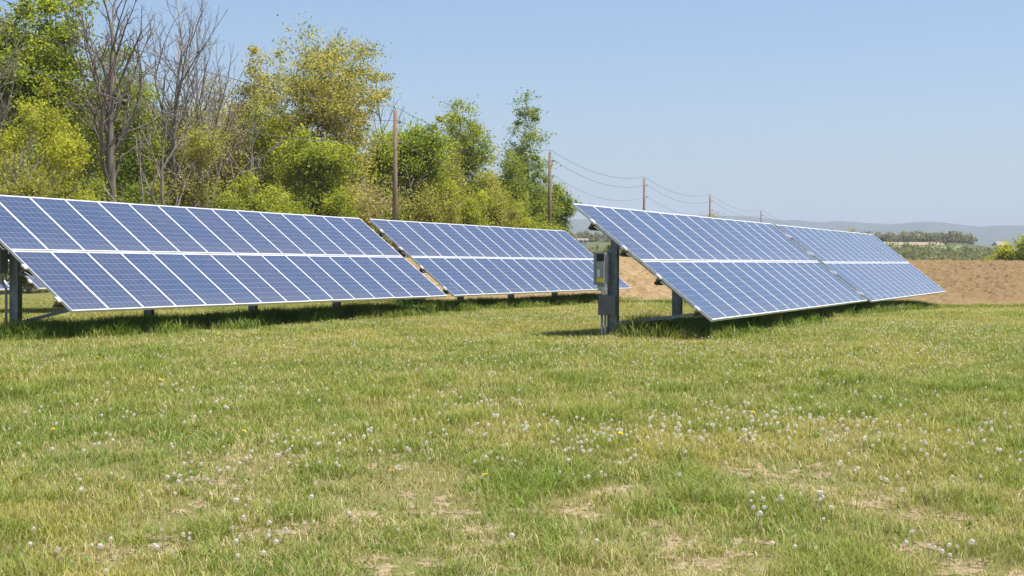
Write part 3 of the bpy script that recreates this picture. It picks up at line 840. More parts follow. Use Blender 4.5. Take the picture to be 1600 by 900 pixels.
for k, (px, Y, top, half, pal, lab) in enumerate([
    (10, 100, 60, 70, 'green', 'green tree behind the yellow-green thicket at the left edge'),
    (120, 104, 120, 70, 'green', 'green tree between the top left tree and dark forked tree, far back'),
    (235, 112, 150, 60, 'olive', 'olive tree far back between the two large bare trees'),
    (318, 116, 158, 60, 'olive', 'olive tree far back behind the pale forked trunk'),
    (385, 112, 200, 60, 'fresh', 'fresh green tree far back left of the oak trunk'),
    (530, 106, 205, 55, 'fresh', 'fresh green tree far back under the right half of oak'),
    (612, 118, 225, 50, 'olive', 'olive tree far back just left of the tallest pole'),
    (690, 124, 240, 46, 'fresh', 'light green tree far back between dense tree and slim tree'),
    (765, 132, 285, 40, 'olive', 'olive tree far back between the two slim trees'),
    (840, 138, 300, 36, 'green', 'green tree far back behind the second pole')]):
    tree('green_tree', lab, T, px, Y, top, half, pal, 60 + k, 0.06, (150, 46), 0.19, 0.5)
for k, (px, Y, top, half, lean, lab) in enumerate([
    (22, 68, 205, 14, 0.12, 'pale bare sapling leaning right in front of the left edge thicket'),
    (52, 69, 222, 14, -0.10, 'pale bare sapling leaning left, second from the left edge'),
    (66, 69, 238, 12, 0.20, 'short pale bare sapling in front of the yellow-green thicket'),
    (228, 78, 190, 16, 0.06, 'pale bare sapling just right of the dark forked tree'),
    (258, 80, 150, 18, -0.05, 'slender brown bare tree left of the multi-stemmed tree'),
    (300, 86, 140, 18, 0.14, 'slender grey bare tree right of the multi-stemmed tree'),
    (410, 90, 175, 18, -0.12, 'grey bare leaning trunk in front of the oak'),
    (385, 88, 150, 16, 0.10, 'grey bare slender tree left of the oak trunk'),
    (545, 92, 190, 18, 0.10, 'bare grey limb tree in front of the right half of oak'),
    (655, 98, 262, 14, -0.06, 'bare twiggy sapling in front of the dense rounded tree')]):
    tree('bare_sapling', lab, T, px, Y, top, half, 'tan', 200 + k, 0.3, (0, 0), bare=True, bark='bark_grey', lean=lean, trunk_r=0.6, tip_r=0.012 if k < 3 else 0.015, group='bare saplings among the hedgerow')
for k, (px, Y, top, half, pal, lab) in enumerate([
    (222, 90, 118, 34, 'green', 'airy green tree right beside the dark forked bare tree'),
    (262, 96, 150, 34, 'olive', 'airy olive tree rising between the straight bare stems'),
    (305, 94, 168, 36, 'olive', 'airy olive tree right of the multi-stemmed bare tree'),
    (352, 92, 150, 34, 'tan', 'airy tan tree between the crooked limb and the oak'),
    (418, 92, 150, 36, 'fresh', 'airy fresh green tree against the left of the oak trunk'),
    (545, 100, 150, 40, 'gold', 'airy gold tree against the right flank of the oak'),
    (590, 102, 205, 34, 'fresh', 'airy fresh green tree left of the tallest pole'),
    (672, 108, 208, 34, 'fresh', 'airy fresh green tree right of the dense rounded tree'),
    (705, 112, 240, 36, 'olive', 'airy olive tree at the foot of the dark slim trunk'),
    (755, 118, 268, 32, 'fresh', 'airy fresh green tree in the dip between the slim trees'),
    (140, 84, 175, 34, 'green', 'airy green tree left of the dark forked trunk'),
    (78, 80, 130, 36, 'yellow', 'airy yellow-green tree behind the large left bush')]):
    tree('airy_tree', lab, T, px, Y, top, half, pal, 300 + k, 0.18, (170, 20), 0.15, 0.42, shape='tall', bark='bark_grey', tip_r=0.013)
# --- thicket in front
for k, (px, Y, top, half, pal, lab) in enumerate([
    (30, 72, 112, 62, 'yellow', 'large yellow-green bush at left edge under the leafy tree'),
    (95, 73, 150, 34, 'yellow', 'upright yellow-green bush beside the large left bush'),
    (112, 70, 215, 34, 'yellow', 'low glowing yellow-green bush left of the dark forked trunk'),
    (-20, 70, 190, 50, 'olive', 'olive bush at the very left edge above the array'),
    (50, 66, 255, 46, 'olive', 'low olive scrub above the cut off end of the left array'),
    (150, 78, 262, 32, 'fresh', 'fresh green low bush at the foot of dark forked tree'),
    (215, 80, 268, 30, 'green', 'green low bush just right of the dark forked tree'),
    (262, 82, 258, 34, 'olive', 'brownish olive bush under the multi-stemmed bare tree'),
    (345, 84, 262, 32, 'fresh', 'fresh green bush between pale forked trunk and oak'),
    (392, 86, 248, 30, 'fresh', 'bright green bush left of the oak trunk'),
    (452, 84, 268, 34, 'fresh', 'fresh green low bush right of the oak trunk'),
    (525, 88, 256, 34, 'fresh', 'bright green bush below the right side of oak'),
    (565, 90, 240, 42, 'tan', 'tan budding bush left of the tallest pole'),
    (598, 94, 284, 26, 'green', 'green bush at the foot of the tallest pole, left'),
    (672, 98, 282, 34, 'olive', 'olive low bush right of the dense rounded tree'),
    (742, 110, 292, 26, 'fresh', 'green low bush between dark slim trunk and tan scrub'),
    (768, 114, 262, 30, 'olive', 'olive thin bush between the pair of slim trees'),
    (745, 118, 262, 40, 'tan', 'grey tan scrub far back between the slim trees'),
    (815, 118, 286, 34, 'fresh', 'fresh green low bush left of the second pole'),
    (846, 126, 305, 22, 'green', 'green low bush just behind the second pole')]):
    tree('bush', lab, S, px, Y, top + (0 if px < 120 else 14), half * 1.25, pal, 100 + k, 0.02, (90, 42 if pal != 'tan' else 22), 0.125 if Y < 90 else 0.14, 0.36, 'bush',
         bark='bark_grey', group=GS, stems=3, tip_r=0.010)
tree('bush', 'round yellow-green tree top at the right edge beyond the field', T, 1592, 150, 379, 34, 'yellow', 150, 0.02, (110, 50), 0.19, 0.4, 'bush', group='lone trees beyond the field', stems=3, zdrop=0.8)
tree('bush', 'small green bush left of the right edge tree top', S, 1562, 158, 397, 16, 'fresh', 151, 0.02, (40, 46), 0.19, 0.3, 'bush', group='lone trees beyond the field', stems=3, zdrop=0.8)
tree('green_tree', 'dark distant tree top peeping over the far right array', T, 1322, 330, 357, 18, 'olive', 152, 0.2, (60, 40), 0.35, 0.7, group='lone trees beyond the field', zdrop=0.8)
tree('budding_tree', 'thin distant tree tops peeping over the near right array', T, 1118, 300, 334, 14, 'tan', 153, 0.3, (60, 14), 0.25, 0.6, group='lone trees beyond the field', bark='bark_grey', shape='vase', zdrop=0.8)

# --- far woods: one mass each
def far_wood(name, label, spans, seed, n, hgt, size, pals):
    """spans: (px0, px1, r0, r1) areas sprinkled with crowns"""
    rng = np.random.default_rng(seed); V = []; C = []
    for (p0, p1, r0, r1, cnt) in spans:
        for i in range(cnt):
            a = rng.uniform(float(px_ang(p0)), float(px_ang(p1))); r = rng.uniform(r0, r1)
            x, y = r * math.sin(a), r * math.cos(a); z = float(ground_z(x, y))
            h = hgt * rng.uniform(0.6, 1.15); w_ = h * rng.uniform(0.38, 0.62)
            pal = pals[rng.integers(len(pals))]
            lo = lobes_points(rng, [(0, 0, h * 0.55, w_, w_, h * 0.45), (rng.normal(0, w_ * .4), 0, h * 0.75, w_ * .6, w_ * .6, h * .25)], max(5, n // 8), 0.5)
            v, q, c = leaf_cloud(rng, np.array(lo), 8, h * 0.07, size, *PAL[pal])
            V.append(v + np.array([x, y, z - 0.3])); C.append(c)
            # stems
            for s in range(2):
                dx = rng.normal(0, w_ * 0.2); t = 0.10
                V.append(np.array([[x + dx - t, y, z - 0.5], [x + dx + t, y, z - 0.5], [x + dx + t, y, z + h * .6], [x + dx - t, y, z + h * .6]])); C.append(np.full((4, 3), 0.11) * [1, .85, .7])
    V = np.concatenate(V); C = np.concatenate(C)
    o = link_mesh(name, np_mesh(name, V, np.arange(len(V)).reshape(-1, 4), color=C), M['leaf']); tag(o, label, 'wood', kind='stuff')
far_wood('distant_wood', 'hazy wood along the far edge of the ploughed field', [(1330, 1570, 400, 520, 330), (1180, 1330, 430, 520, 60), (1470, 1570, 380, 420, 60)], 31, 110, 6.2, 0.42, ['far_green', 'far_brown', 'far_green'])
far_wood('distant_wood', 'brown hazy wood on the low hill behind the tan field', [(1270, 1520, 790, 960, 420)], 32, 80, 7.0, 0.65, ['far_brown', 'far_green', 'far_brown'])
far_wood('distant_wood', 'hazy scrub and wood left behind the junction box', [(860, 1010, 300, 420, 90), (860, 1000, 760, 980, 120), (820, 1010, 1200, 1800, 160)], 33, 60, 8.0, 0.8, ['far_brown', 'far_green', 'far_brown'])
far_wood('distant_hedge', 'yellowish low hedge at the field crest behind the near right array', [(960, 1030, 128, 150, 40)], 34, 80, 2.2, 0.22, ['olive', 'far_brown', 'far_green'])

# --- far buildings
def house(label, px, r, wdt, dep, hgt, roof_h, rot, wall='wall_w', lift=0.0, name='house', group=None):
    a = float(px_ang(px)); x, y = r * math.sin(a), r * math.cos(a); z = float(ground_z(x, y)) + lift
    o = empty(name, (x, y, z), (0, 0, rot)); tag(o, label, 'house', group)
    b = MB(); b.box((-wdt/2, -dep/2, -8), (wdt/2, dep/2, hgt))
    for s in (-1, 1): b.face([(s*wdt/2, -dep/2, hgt), (s*wdt/2, dep/2, hgt), (s*wdt/2, 0, hgt + roof_h)])
    b.build('wall', M[wall], o)
    b = MB(); e = 0.5
    for s in (-1, 1):
        k = roof_h / (dep/2); y1 = s*(dep/2 + e); z1 = hgt - e*k
        P = [(-wdt/2 - e, y1, z1 + .05), (wdt/2 + e, y1, z1 + .05), (wdt/2 + e, 0, hgt + roof_h + .05), (-wdt/2 - e, 0, hgt + roof_h + .05)]
        b.face(P if s < 0 else P[::-1]); Q = [(p[0], p[1], p[2] + 0.2) for p in P]; b.face(Q if s < 0 else Q[::-1]); b.face([P[0], P[1], Q[1], Q[0]])
    b.build('roof', M['roof_b'], o)
    nw = max(2, int(wdt / 3))
    for i in range(nw):
        b = MB(); cx = -wdt/2 + wdt * (i + 0.5) / nw; b.box((cx - 0.5, -dep/2 - 0.06, hgt * 0.45), (cx + 0.5, -dep/2 - 0.01, hgt * 0.45 + 1.2)); b.build('window', M['glass_d'], o)
house('white house with brown roof left of right edge tree top', 1563, 700, 4.6, 4, 2.2, 1.2, R(12), lift=0.0)
house('low white farm shed behind the end of the far left array', 910, 620, 3.6, 3.0, 1.5, 0.6, R(5), lift=0.3)
for k, (px, r, lab) in enumerate([(1497, 2300, 'tiny pale distant house, leftmost of the valley houses'), (1512, 2400, 'tiny pale distant house, second of the valley houses'), (1524, 2300, 'tiny pale distant house, third from left in valley'),
                              (1546, 2200, 'tiny pale distant house, rightmost of the valley houses')]):
    house(lab, px, r, 14 + 5 * (k % 2), 9, 5, 3, R(-15 + 12 * k), lift=14, group='distant houses in the valley')
house('long pale distant building on the hillside left of near right array', 906, 2600, 14, 8, 3.5, 1.5, R(3), lift=0, group=None)

# ------------------------------------------------------------------ lawn: grass blades
rngG = np.random.default_rng(77)
BARE = [(262, 815, .30, .22), (210, 865, .25, .12), (560, 808, .35, .12), (770, 838, .35, .22), (655, 888, .5, .12), (1058, 848, .32, .14), (1075, 886, .3, .1), (1265, 748, .55, .22),
        (1172, 736, .22, .12), (1395, 800, .55, .22), (1180, 880, .4, .12), (905, 803, .3, .1), (360, 740, .5, .25), (590, 735, .4, .2), (700, 800, .3, .1), (960, 770, .3, .1), (1540, 890, .5, .15), (440, 830, .3, .1)]
BARE_P = [(*at_px(a, b)[:2], sx, sy * 5) for a, b, sx, sy in BARE]
foot = []                                       # long grass grows where the mower cannot reach: under the arrays
for k in AR:
    ro = AR[k][0]; b = math.pi / 2 - ro.rotation_euler.z; foot.append((ro.location.x, ro.location.y, math.sin(b), math.cos(b)))
def end_zone(x, y):
    """rank grass round the first posts"""
    z = np.zeros_like(x)
    for ox, oy, sn, cs in foot:
        u = (x - ox) * sn + (y - oy) * cs; n = (x - ox) * cs - (y - oy) * sn
        z = np.maximum(z, sstep(-0.25, 0.15, u) * (1 - sstep(0.4, 1.4, u)) * sstep(0.10, 0.40, vnoise(x * 2.1, y * 1.6, 33)) * sstep(0.55, 0.9, n) * (1 - sstep(1.6, 2.5, n + 1.3 * (vnoise(u * 1.8, n * 1.2, 15) - 0.5))))
    return z
def tall_zone(x, y):
    z = np.zeros_like(x)
    for ox, oy, sn, cs in foot:
        u = (x - ox) * sn + (y - oy) * cs; n = (x - ox) * cs - (y - oy) * sn
        ju = 0.35 * (vnoise(u * 1.7, n * 1.7, 5) - 0.5); jn = 0.8 * (vnoise(u * 1.3, n * 0 + 3, 6) - 0.30)
        z = np.maximum(z, sstep(-0.35, 0.3, u + ju) * (1 - sstep(15.2, 15.9, u + ju)) * sstep(0.5, 1.2, n + ju) * (1 - sstep(2.0, 2.5, n + jn)))
    return np.maximum(z, end_zone(x, y))
def bare_mask(x, y):
    m = np.zeros_like(x)
    for bx, by, sx, sy in BARE_P: m = np.maximum(m, np.exp(-(((x - bx) / sx) ** 2 + ((y - by) / sy) ** 2) * 1.2))
    m = m * (0.30 + 0.9 * vnoise(x * 6, y * 6, 12))
    near = 1 - sstep(11, 17, y)
    m = np.maximum(m, near * sstep(0.60, 0.74, fbm(x * 1.8, y * 1.3, 41, 4)) * 0.7)
    return np.clip(m, 0, 1)

LUSH = [(*at_px(a, b)[:2], sx, sy) for a, b, sx, sy in ((1430, 640, 2.6, 1.3), (1180, 625, 1.5, 0.8), (80, 560, 2.5, 2.5), (700, 570, 2.0, 2.0), (800, 770, .8, .5), (40, 870, .6, .5), (860, 850, .5, .4), (1300, 860, .8, .3))]
def build_grass():
    # tufts, thinning with distance
    pts = []
    y0, y1 = 6.2, 58.0
    nt_ = 150000
    # inverse CDF of density * width ~ y^-0.5
    u = rngG.random(nt_); pw = 0.45
    y = (y0 ** pw + u * (y1 ** pw - y0 ** pw)) ** (1 / pw)
    x = (rngG.random(nt_) * 2 - 1) * (0.37 * y + 1.2)
    tz = tall_zone(x, y); bm = bare_mask(x, y)
    dens = 0.5 + 0.6 * fbm(x * 0.9, y * 0.7, 51, 3)
    keep = (y < field_edge(x) + 0.25 * rngG.random(nt_)) & (rngG.random(nt_) > bm * 0.70) & (rngG.random(nt_) < dens + tz)
    x, y, tz, bm = x[keep], y[keep], tz[keep], bm[keep]
    # extra tufts in the long grass
    ex, ey = [], []; sx_, sy_ = [], []
    for ox, oy, sn, cs in foot:
        m = 15000; uu = rngG.uniform(-0.8, 15.8, m); nn = rngG.uniform(-0.6, 2.95, m)
        ex.append(ox + uu * sn + nn * cs); ey.append(oy + uu * cs - nn * sn)
    for ox, oy, sn, cs in foot:
        m = 800; uu = rngG.uniform(-0.3, 15.4, m); nn = 2.35 + rngG.exponential(0.16, m)
        k_ = rngG.random(m) < sstep(0.52, 0.74, vnoise(uu * 1.9, uu * 0 + ox, 37)); uu, nn = uu[k_], nn[k_]
        sx_.append(ox + uu * sn + nn * cs); sy_.append(oy + uu * cs - nn * sn)
    # and along the field edge
    m = 5000; fx = rngG.uniform(-14, 24, m); fy = field_edge(fx) - np.abs(rngG.normal(0, 0.5, m)) + 0.15
    ex = np.concatenate(ex); ey = np.concatenate(ey); etz = tall_zone(ex, ey)
    kk = rngG.random(len(ex)) < etz; ex, ey, etz = ex[kk], ey[kk], etz[kk]
    sx_ = np.concatenate(sx_); sy_ = np.concatenate(sy_); ns_ = len(sx_)
    x = np.concatenate([x, ex, fx, sx_]); y = np.concatenate([y, ey, fy, sy_]); tz = np.concatenate([tz, etz, np.full(m, 0.45), rngG.uniform(0.35, 0.9, ns_)]); bm = np.concatenate([bm, np.zeros(len(ex) + m + ns_)])
    nb = 8
    n = len(x) * nb
    lod = (y / 8.0) ** 0.55
    X = np.repeat(x, nb); Y = np.repeat(y, nb); TZ = np.repeat(tz, nb); BM = np.repeat(bm, nb); LOD = np.repeat(lod, nb)
    spread = 0.040 * LOD * (1 + 0.3 * TZ)
    X = X + rngG.normal(0, 1, n) * spread; Y = Y + rngG.normal(0, 1, n) * spread * 1.5
    Z = ground_z(X, Y) - 0.004
    tuft_h = np.repeat(0.045 + 0.050 * rngG.random(len(x)) ** 1.6 + 0.03 * sstep(0.5, 0.75, fbm(x * 1.3, y * 1.3, 61, 3)), nb)
    cl = sstep(0.66, 0.80, vnoise(x * 2.3, y * 1.7, 101)) * (1 - sstep(16, 26, y)) * (1 - tz); CLP = np.repeat(cl, nb)
    h = tuft_h * (1 + 0.75 * CLP) * rngG.uniform(0.55, 1.25, n) * (1 - 0.62 * BM)
    h = h + TZ * rngG.uniform(0.07, 0.35, n) * np.repeat(0.45 + 0.75 * vnoise(x * 1.1, y * 1.1, 71), nb)
    h = h + np.repeat(end_zone(x, y) * (0.5 + 0.8 * vnoise(x * 2.5, y * 2.5, 72)), nb) * rngG.uniform(0.02, 0.20, n)
    wdt = (0.0016 + 0.0014 * rngG.random(n)) * LOD * (1 + 0.8 * TZ)
    # broad-leaved weeds: some tufts are low rosettes of wide blades
    weed = np.repeat((rngG.random(len(x)) < 0.035) & (tz < 0.2), nb)
    wdt = np.where(weed, wdt * 3.2, wdt); h = np.where(weed, h * 0.6, h)
    a = rngG.uniform(0, 2 * np.pi, n)
    bend = np.where(weed, 1.5, 1.0) * h * rngG.uniform(0.25, 1.35, n) * (1 - 0.4 * TZ)
    dx, dy = np.cos(a), np.sin(a); px_, py_ = -dy, dx
    b = np.stack([X, Y, Z], 1)
    sd = np.stack([px_, py_, np.zeros(n)], 1) * wdt[:, None]
    d2 = np.stack([dx, dy, np.zeros(n)], 1)
    mid = b + d2 * (bend * 0.32)[:, None] + np.array([0, 0, 1]) * (h * 0.58)[:, None]
    tip = b + d2 * bend[:, None] + np.array([0, 0, 1]) * (h * rngG.uniform(0.75, 1.0, n))[:, None]
    v = np.stack([b - sd, b + sd, mid + sd * 0.8, mid - sd * 0.8, tip], 1).reshape(-1, 3)
    i = np.arange(n)[:, None] * 5
    q = i + np.array([[0, 1, 2, 3]]); t = i + np.array([[3, 2, 4]])
    # colours: fresh green, yellow-green, straw
    k1 = fbm(X * 0.35, Y * 0.22, 81, 3); k2 = rngG.random(n); k3 = fbm(X * 1.4, Y * 1.0, 91, 3)
    fresh = np.array([0.220, 0.285, 0.040]); yel = np.array([0.375, 0.350, 0.080]); straw = np.array([0.56, 0.47, 0.24]); deep = np.array([0.13, 0.225, 0.030])
    lush = np.zeros(n)
    for lx, ly, sx, sy in LUSH: lush = np.maximum(lush, np.exp(-((X - lx) / sx) ** 2 - ((Y - ly) / sy) ** 2))
    k1 = k1 + 0.02 - 0.12 * lush * (0.5 + k3)
    f = np.clip((k1 - 0.36) / 0.26 * 0.8 + rngG.normal(0, 0.25, n), 0, 1)[:, None]
    c = fresh * (1 - f) + yel * f
    c = np.where((k3 < 0.42)[:, None] & (k2 < 0.6)[:, None], c * 0.5 + deep * 0.5, c)
    dry = (k2 > 0.77 - 0.25 * sstep(0.5, 0.7, k3) - 0.55 * BM + 0.13 * TZ)[:, None]
    h_dry = dry[:, 0]
    c = np.where(dry, straw * rngG.uniform(0.7, 1.15, n)[:, None], c)
    c = c * (1 - 0.55 * CLP[:, None]) + np.array([0.20, 0.275, 0.036]) * 0.55 * CLP[:, None]
    c = np.where(weed[:, None], deep * 1.15, c)
    c = c * (1 - TZ[:, None] * 0.6) + np.array([0.095, 0.205, 0.022]) * TZ[:, None] * 0.6
    c = c * rngG.uniform(0.72, 1.22, n)[:, None] * np.repeat(rngG.uniform(0.8, 1.18, len(x)), nb)[:, None]
    me = np_mesh('grass', v, q, t, color=np.repeat(c, 5, 0))
    tag(link_mesh('grass', me, M['grass']), 'rough lawn grass with long uncut tufts under the arrays', 'grass', kind='stuff')
build_grass()

# bare earth showing through the lawn: draped patches, thin, ragged
def earth_patches():
    mat = noisy_mat('dry_earth', (0.16, 0.12, 0.07), (0.35, 0.275, 0.17), 20, 1.0, 0, 0.5, 30, 0.1)
    V = []; Q = []; nbase = 0; flecks = []
    for bi, (bx, by, sx, sy) in enumerate(BARE_P):
        rf = np.random.default_rng(900 + bi)
        for k in range(9): flecks.append((bx + rf.normal(0, 0.42) * sx, by + rf.normal(0, 0.42) * sy, rf.uniform(0.10, 0.30) * min(sx, 0.4) + 0.02, rf.uniform(0.16, 0.42) * min(sy, 0.8) * 0.5 + 0.03))
    for bi, (bx, by, sx, sy) in enumerate(flecks):
        n = 28; rngp = np.random.default_rng(bi)
        ph = rngp.uniform(0, 6.28, 4)
        ang = np.linspace(0, 2 * np.pi, n, endpoint=False)
        rr = 0.75 + 0.18 * np.sin(2 * ang + ph[0]) + 0.20 * np.sin(5 * ang + ph[1]) + 0.15 * np.sin(9 * ang + ph[2]) + rngp.normal(0, 0.08, n)
        rings = [0.02, 0.35, 0.7, 1.0]
        for s in rings:
            xx = bx + np.cos(ang) * rr * s * sx; yy = by + np.sin(ang) * rr * s * sy
            V.append(np.stack([xx, yy, ground_z(xx, yy) + 0.007 * (1 - s) + 0.003], 1))
        for k in range(3):
            for i in range(n): Q.append((nbase + k*n + i, nbase + (k+1)*n + i, nbase + (k+1)*n + (i+1) % n, nbase + k*n + (i+1) % n))
        nbase += 4 * n
    o = link_mesh('bare_earth', np_mesh('bare_earth', np.concatenate(V), np.array(Q)[:, ::-1].copy(), smooth=True), mat); tag(o, kind='structure')
earth_patches()

# ------------------------------------------------------------------ dandelions
def head_mesh(blown=0.0):
    """seed head: a ball of fine spokes, each ending in a tiny tuft"""
    rng = np.random.default_rng(5); V = []; Q = []; C = []
    n = 90
    for i in range(n):
        z = 1 - 2 * (i + 0.5) / n; a = i * 2.39996; d = np.array([math.sqrt(1 - z*z) * math.cos(a), math.sqrt(1 - z*z) * math.sin(a), z])
        if d[0] * 0.8 + d[2] * 0.6 > 1 - 2 * blown: continue
        s = np.cross(d, rng.normal(0, 1, 3)); s /= np.linalg.norm(s); s2 = np.cross(d, s)
        e = d * 0.0175 * rng.uniform(0.82, 1.12); w_ = 0.0036
        k = len(V); V += [e - s * w_, e - s2 * w_, e + s * w_, e + s2 * w_]; Q.append((k, k+1, k+2, k+3)); C += [(0.82, 0.80, 0.72)] * 4
        k = len(V); V += [d * 0.003 - s * 0.0004, d * 0.003 + s * 0.0004, e + s * 0.0004, e - s * 0.0004]; Q.append((k, k+1, k+2, k+3)); C += [(0.75, 0.70, 0.58)] * 4
    n = 24
    for i in range(n):
        z = 1 - 2 * (i + 0.5) / n; a = i * 2.39996; d = np.array([math.sqrt(1 - z*z) * math.cos(a), math.sqrt(1 - z*z) * math.sin(a), z])
        s = np.cross(d, rng.normal(0, 1, 3)); s /= np.linalg.norm(s); s2 = np.cross(d, s); e = d * 0.006
        k = len(V); V += [e - s * 0.003, e - s2 * 0.003, e + s * 0.003, e + s2 * 0.003]; Q.append((k, k+1, k+2, k+3)); C += [(0.66, 0.60, 0.48)] * 4
    return np.array(V), np.array(Q), np.array(C)
HEADS = []
for blown in (0.0, 0.0, 0.22, 0.5):
    HV, HQ, HC = head_mesh(blown); me_ = np_mesh('seed_head', HV, HQ, color=HC); me_.materials.append(M['fluff']); HEADS.append(me_)
M['stalk'] = noisy_mat('dandelion_stalk', (0.24, 0.20, 0.09), (0.34, 0.27, 0.14), 20, 0.6)
sm = MB(); sm.tube([(0, 0, -0.13), (0.006, 0.002, -0.06), (0, 0, -0.003)], [0.0026, 0.0022, 0.0018], 5)
st0 = bpy.data.meshes.new('stalk'); st0.from_pydata(sm.v, [], sm.f); st0.materials.append(M['stalk'])

rngD = np.random.default_rng(2024)
# clusters (photo place, count, sideways spread, in-depth spread)
CL = [(165, 645, 14, .35, .9), (70, 640, 4, .3, .6), (230, 620, 8, .5, 1), (440, 640, 16, .7, 1.2), (300, 660, 9, .4, .8), (60, 665, 4, .2, .4), (150, 708, 8, .3, .5), (240, 665, 6, .3, .6),
      (380, 740, 26, .45, .7), (330, 775, 12, .3, .4), (460, 720, 16, .4, .6), (285, 770, 7, .2, .3), (120, 780, 4, .2, .3), (390, 810, 7, .2, .25), (430, 855, 14, .3, .3), (280, 870, 6, .2, .2), (60, 885, 5, .2, .2),
      (190, 888, 3, .05, .1), (340, 890, 5, .3, .1), (480, 740, 10, .3, .4), (540, 700, 14, .4, .7), (690, 640, 10, .35, .7), (760, 650, 14, .3, .6), (790, 675, 16, .3, .5), (640, 700, 10, .3, .5), (800, 700, 14, .25, .4), (690, 735, 10, .3, .3),
      (910, 700, 24, .3, .5), (885, 715, 10, .15, .25), (960, 670, 12, .4, .7), (1010, 695, 16, .3, .5), (985, 725, 12, .25, .3), (1075, 695, 12, .25, .4), (940, 765, 4, .2, .2), (935, 870, 2, .1, .1), (770, 740, 3, .05, .05),
      (1165, 665, 24, .4, .6), (1195, 675, 22, .3, .5), (1120, 690, 10, .3, .4), (1250, 700, 22, .3, .5), (1320, 680, 24, .35, .5), (1165, 703, 6, .06, .1), (1290, 640, 4, .2, .3), (1370, 645, 8, .2, .3), (1450, 710, 14, .3, .4),
      (1520, 690, 14, .35, .5), (1570, 735, 10, .25, .35), (1475, 770, 12, .35, .35), (1350, 765, 4, .15, .15), (1195, 808, 9, .15, .15), (1300, 808, 6, .1, .15), (1470, 880, 9, .12, .12), (1180, 888, 3, .15, .08), (1440, 725, 8, .2, .3), (1590, 690, 6, .2, .3)]
near_pts = []
for px, py, n, sx, sy in CL:
    x0, y0, _ = at_px(px, py - 6)
    near_pts += [(x0 + rngD.normal(0, 1) * sx, y0 + rngD.normal(0, 1) * sy) for _ in range(n)]
nsc = 200
ys = 7.5 + 22 * rngD.random(nsc) ** 0.8; xs = (rngD.random(nsc) * 2 - 1) * 0.35 * ys
near_pts += list(zip(xs, ys))
# far drifts
FARCL = [(905, 497, 160, 1.2, 2.4), (640, 510, 160, 2.2, 1.5), (760, 500, 150, 1.8, 1.6), (480, 540, 120, 2.0, 1.6), (330, 540, 70, 1.6, 1.2), (560, 560, 90, 1.8, 1.2), (1060, 545, 60, 1.2, 1.4), (1180, 550, 120, 1.6, 1.4), (1330, 520, 150, 1.8, 2.0),
         (1480, 510, 170, 2.2, 2.2), (1560, 530, 120, 1.6, 2.0), (1240, 560, 80, 1.4, 1.4), (1420, 560, 90, 1.8, 1.6), (820, 540, 60, 1.6, 1.2), (200, 580, 50, 1.6, 1.2), (700, 580, 50, 1.8, 1.0), (1000, 495, 90, .8, 2.0), (40, 560, 40, .8, 1.2), (1120, 585, 40, 1.4, 1.0), (1540, 580, 50, 1.4, 1.2)]
far_pts = []
for px, py, n, sx, sy in FARCL:
    x0, y0, _ = at_px(px, py)
    far_pts += [(x0 + rngD.normal(0, 1) * sx, y0 + rngD.normal(0, 1) * sy) for _ in range(int(n * 0.85))]
P = np.array([p for p in near_pts + far_pts if p[1] > 6.6])
inview = np.abs(P[:, 0]) < 0.345 * P[:, 1]
P = P[np.argsort(P[:, 1])]
P = P[(P[:, 1] < field_edge(P[:, 0]) - 1.0) & (tall_zone(P[:, 0], P[:, 1]) < 0.3)]
inview = np.abs(P[:, 0]) < 0.338 * P[:, 1]; vis = inview & (P[:, 1] > 7.6)
idx = np.where(vis)[0][:300]; rest = np.setdiff1d(np.arange(len(P)), idx)
PZ = ground_z(P[:, 0], P[:, 1]); PH = rngD.uniform(0.06, 0.125, len(P)); PS = rngD.uniform(0.50, 0.95, len(P))
for i in idx:
    o = empty('dandelion', (P[i, 0], P[i, 1], PZ[i]), (rngD.normal(0, 0.12), rngD.normal(0, 0.12), rngD.uniform(0, 6.28)))
    tag(o, 'white dandelion seed head on a thin stalk in the near lawn', 'dandelion', 'white dandelion clocks on the near lawn')
    h = link_mesh('seed_head', HEADS[rngD.integers(4)], None, o); h.location = (0, 0, PH[i]); h.scale = (PS[i],) * 3; h.rotation_euler = (0, 0, rngD.uniform(0, 6.28))
    s = link_mesh('stalk', st0, None, o); s.location = (0, 0, PH[i] - 0.012)
# all the others: one mass
LV = []
for k in range(22):
    z_ = 1 - 2 * (k + 0.5) / 22; a_ = k * 2.39996; d = np.array([math.sqrt(1 - z_ * z_) * math.cos(a_), math.sqrt(1 - z_ * z_) * math.sin(a_), z_])
    e1 = np.cross(d, (0.31, 0.77, 0.55)); e1 /= np.linalg.norm(e1); e2 = np.cross(d, e1)
    LV += [d * 0.0165 - e1 * 0.0075, d * 0.0165 - e2 * 0.0075, d * 0.0165 + e1 * 0.0075, d * 0.0165 + e2 * 0.0075]
LV = np.array(LV); LC = np.full((88, 3), 1.0) * [0.80, 0.78, 0.69]
nl = len(LV)
VV = []; CC = []
for i in rest:
    sc_ = PS[i] * (1.0 - 0.22 * float(sstep(14, 24, P[i, 1]))); PH[i] -= 0.012 * float(sstep(14, 24, P[i, 1]))
    VV.append(LV * sc_ + np.array([P[i, 0], P[i, 1], PZ[i] + PH[i]])); CC.append(LC * rngD.uniform(0.85, 1.0))
VV = np.concatenate(VV); CC = np.concatenate(CC)
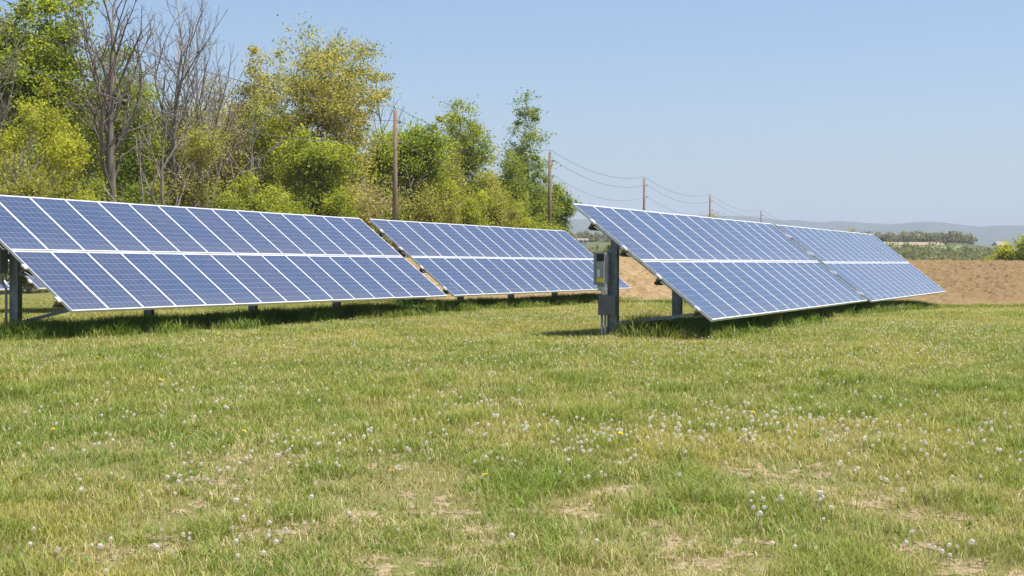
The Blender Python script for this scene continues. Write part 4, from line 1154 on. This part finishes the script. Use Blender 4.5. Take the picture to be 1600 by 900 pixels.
tag(link_mesh('distant_dandelions', np_mesh('distant_dandelions', VV, np.arange(len(VV)).reshape(-1, 4), color=CC), M['fluff']),
    'drifts of small white dandelion heads over the farther lawn', 'dandelions', kind='stuff')

# yellow flowers still open
YF = [(832, 518), (816, 523), (900, 519), (800, 516), (250, 605), (380, 690), (778, 642), (612, 756), (757, 762), (970, 694), (1177, 659), (1490, 687), (82, 687), (38, 612), (174, 616), (215, 652), (296, 694), (905, 525), (470, 583), (152, 567)]
fm = MB()
for ring, (r, z, n) in enumerate(((0.019, 0.004, 18), (0.014, 0.009, 14), (0.008, 0.012, 9))):
    for k in range(n):
        a = 2 * math.pi * k / n + ring; c, s = math.cos(a), math.sin(a); w_ = r * 0.26
        fm.face([(0, 0, 0.002), (c * r - s * w_, s * r + c * w_, z), (c * r * 1.1, s * r * 1.1, z + 0.001), (c * r + s * w_, s * r - c * w_, z)])
fme = bpy.data.meshes.new('petals'); fme.from_pydata(fm.v, [], fm.f); fme.materials.append(noisy_mat('dandelion_yellow', (0.78, 0.52, 0.01), (0.85, 0.62, 0.02), 30, 0.7))
for px, py in YF:
    x, y, z = at_px(px, py)
    o = empty('dandelion_flower', (x, y, z), (0, 0, rngD.uniform(0, 6))); tag(o, 'yellow dandelion flower open in the lawn', 'dandelion flower', 'yellow dandelions among the white ones')
    h = link_mesh('petals', fme, None, o); h.location = (0, 0, 0.085); h.rotation_euler = (R(-15), R(15), 0)
    s = link_mesh('stalk', st0, None, o); s.location = (0, 0, 0.085)

# ------------------------------------------------------------------ haze over the whole country
hz = MB(); hz.box((-8500, -400, -30), (8500, 8300, 300))
hm = bpy.data.materials.new('haze_air'); hm.use_nodes = True; nt = hm.node_tree; nt.nodes.clear()
vol = nt.nodes.new('ShaderNodeVolumePrincipled'); vol.inputs['Color'].default_value = (0.70, 0.80, 0.97, 1); vol.inputs['Density'].default_value = 0.00016
vol.inputs['Anisotropy'].default_value = 0.0
om = nt.nodes.new('ShaderNodeOutputMaterial'); nt.links.new(vol.outputs[0], om.inputs['Volume'])
ho = hz.build('haze', hm); tag(ho, kind='stuff')
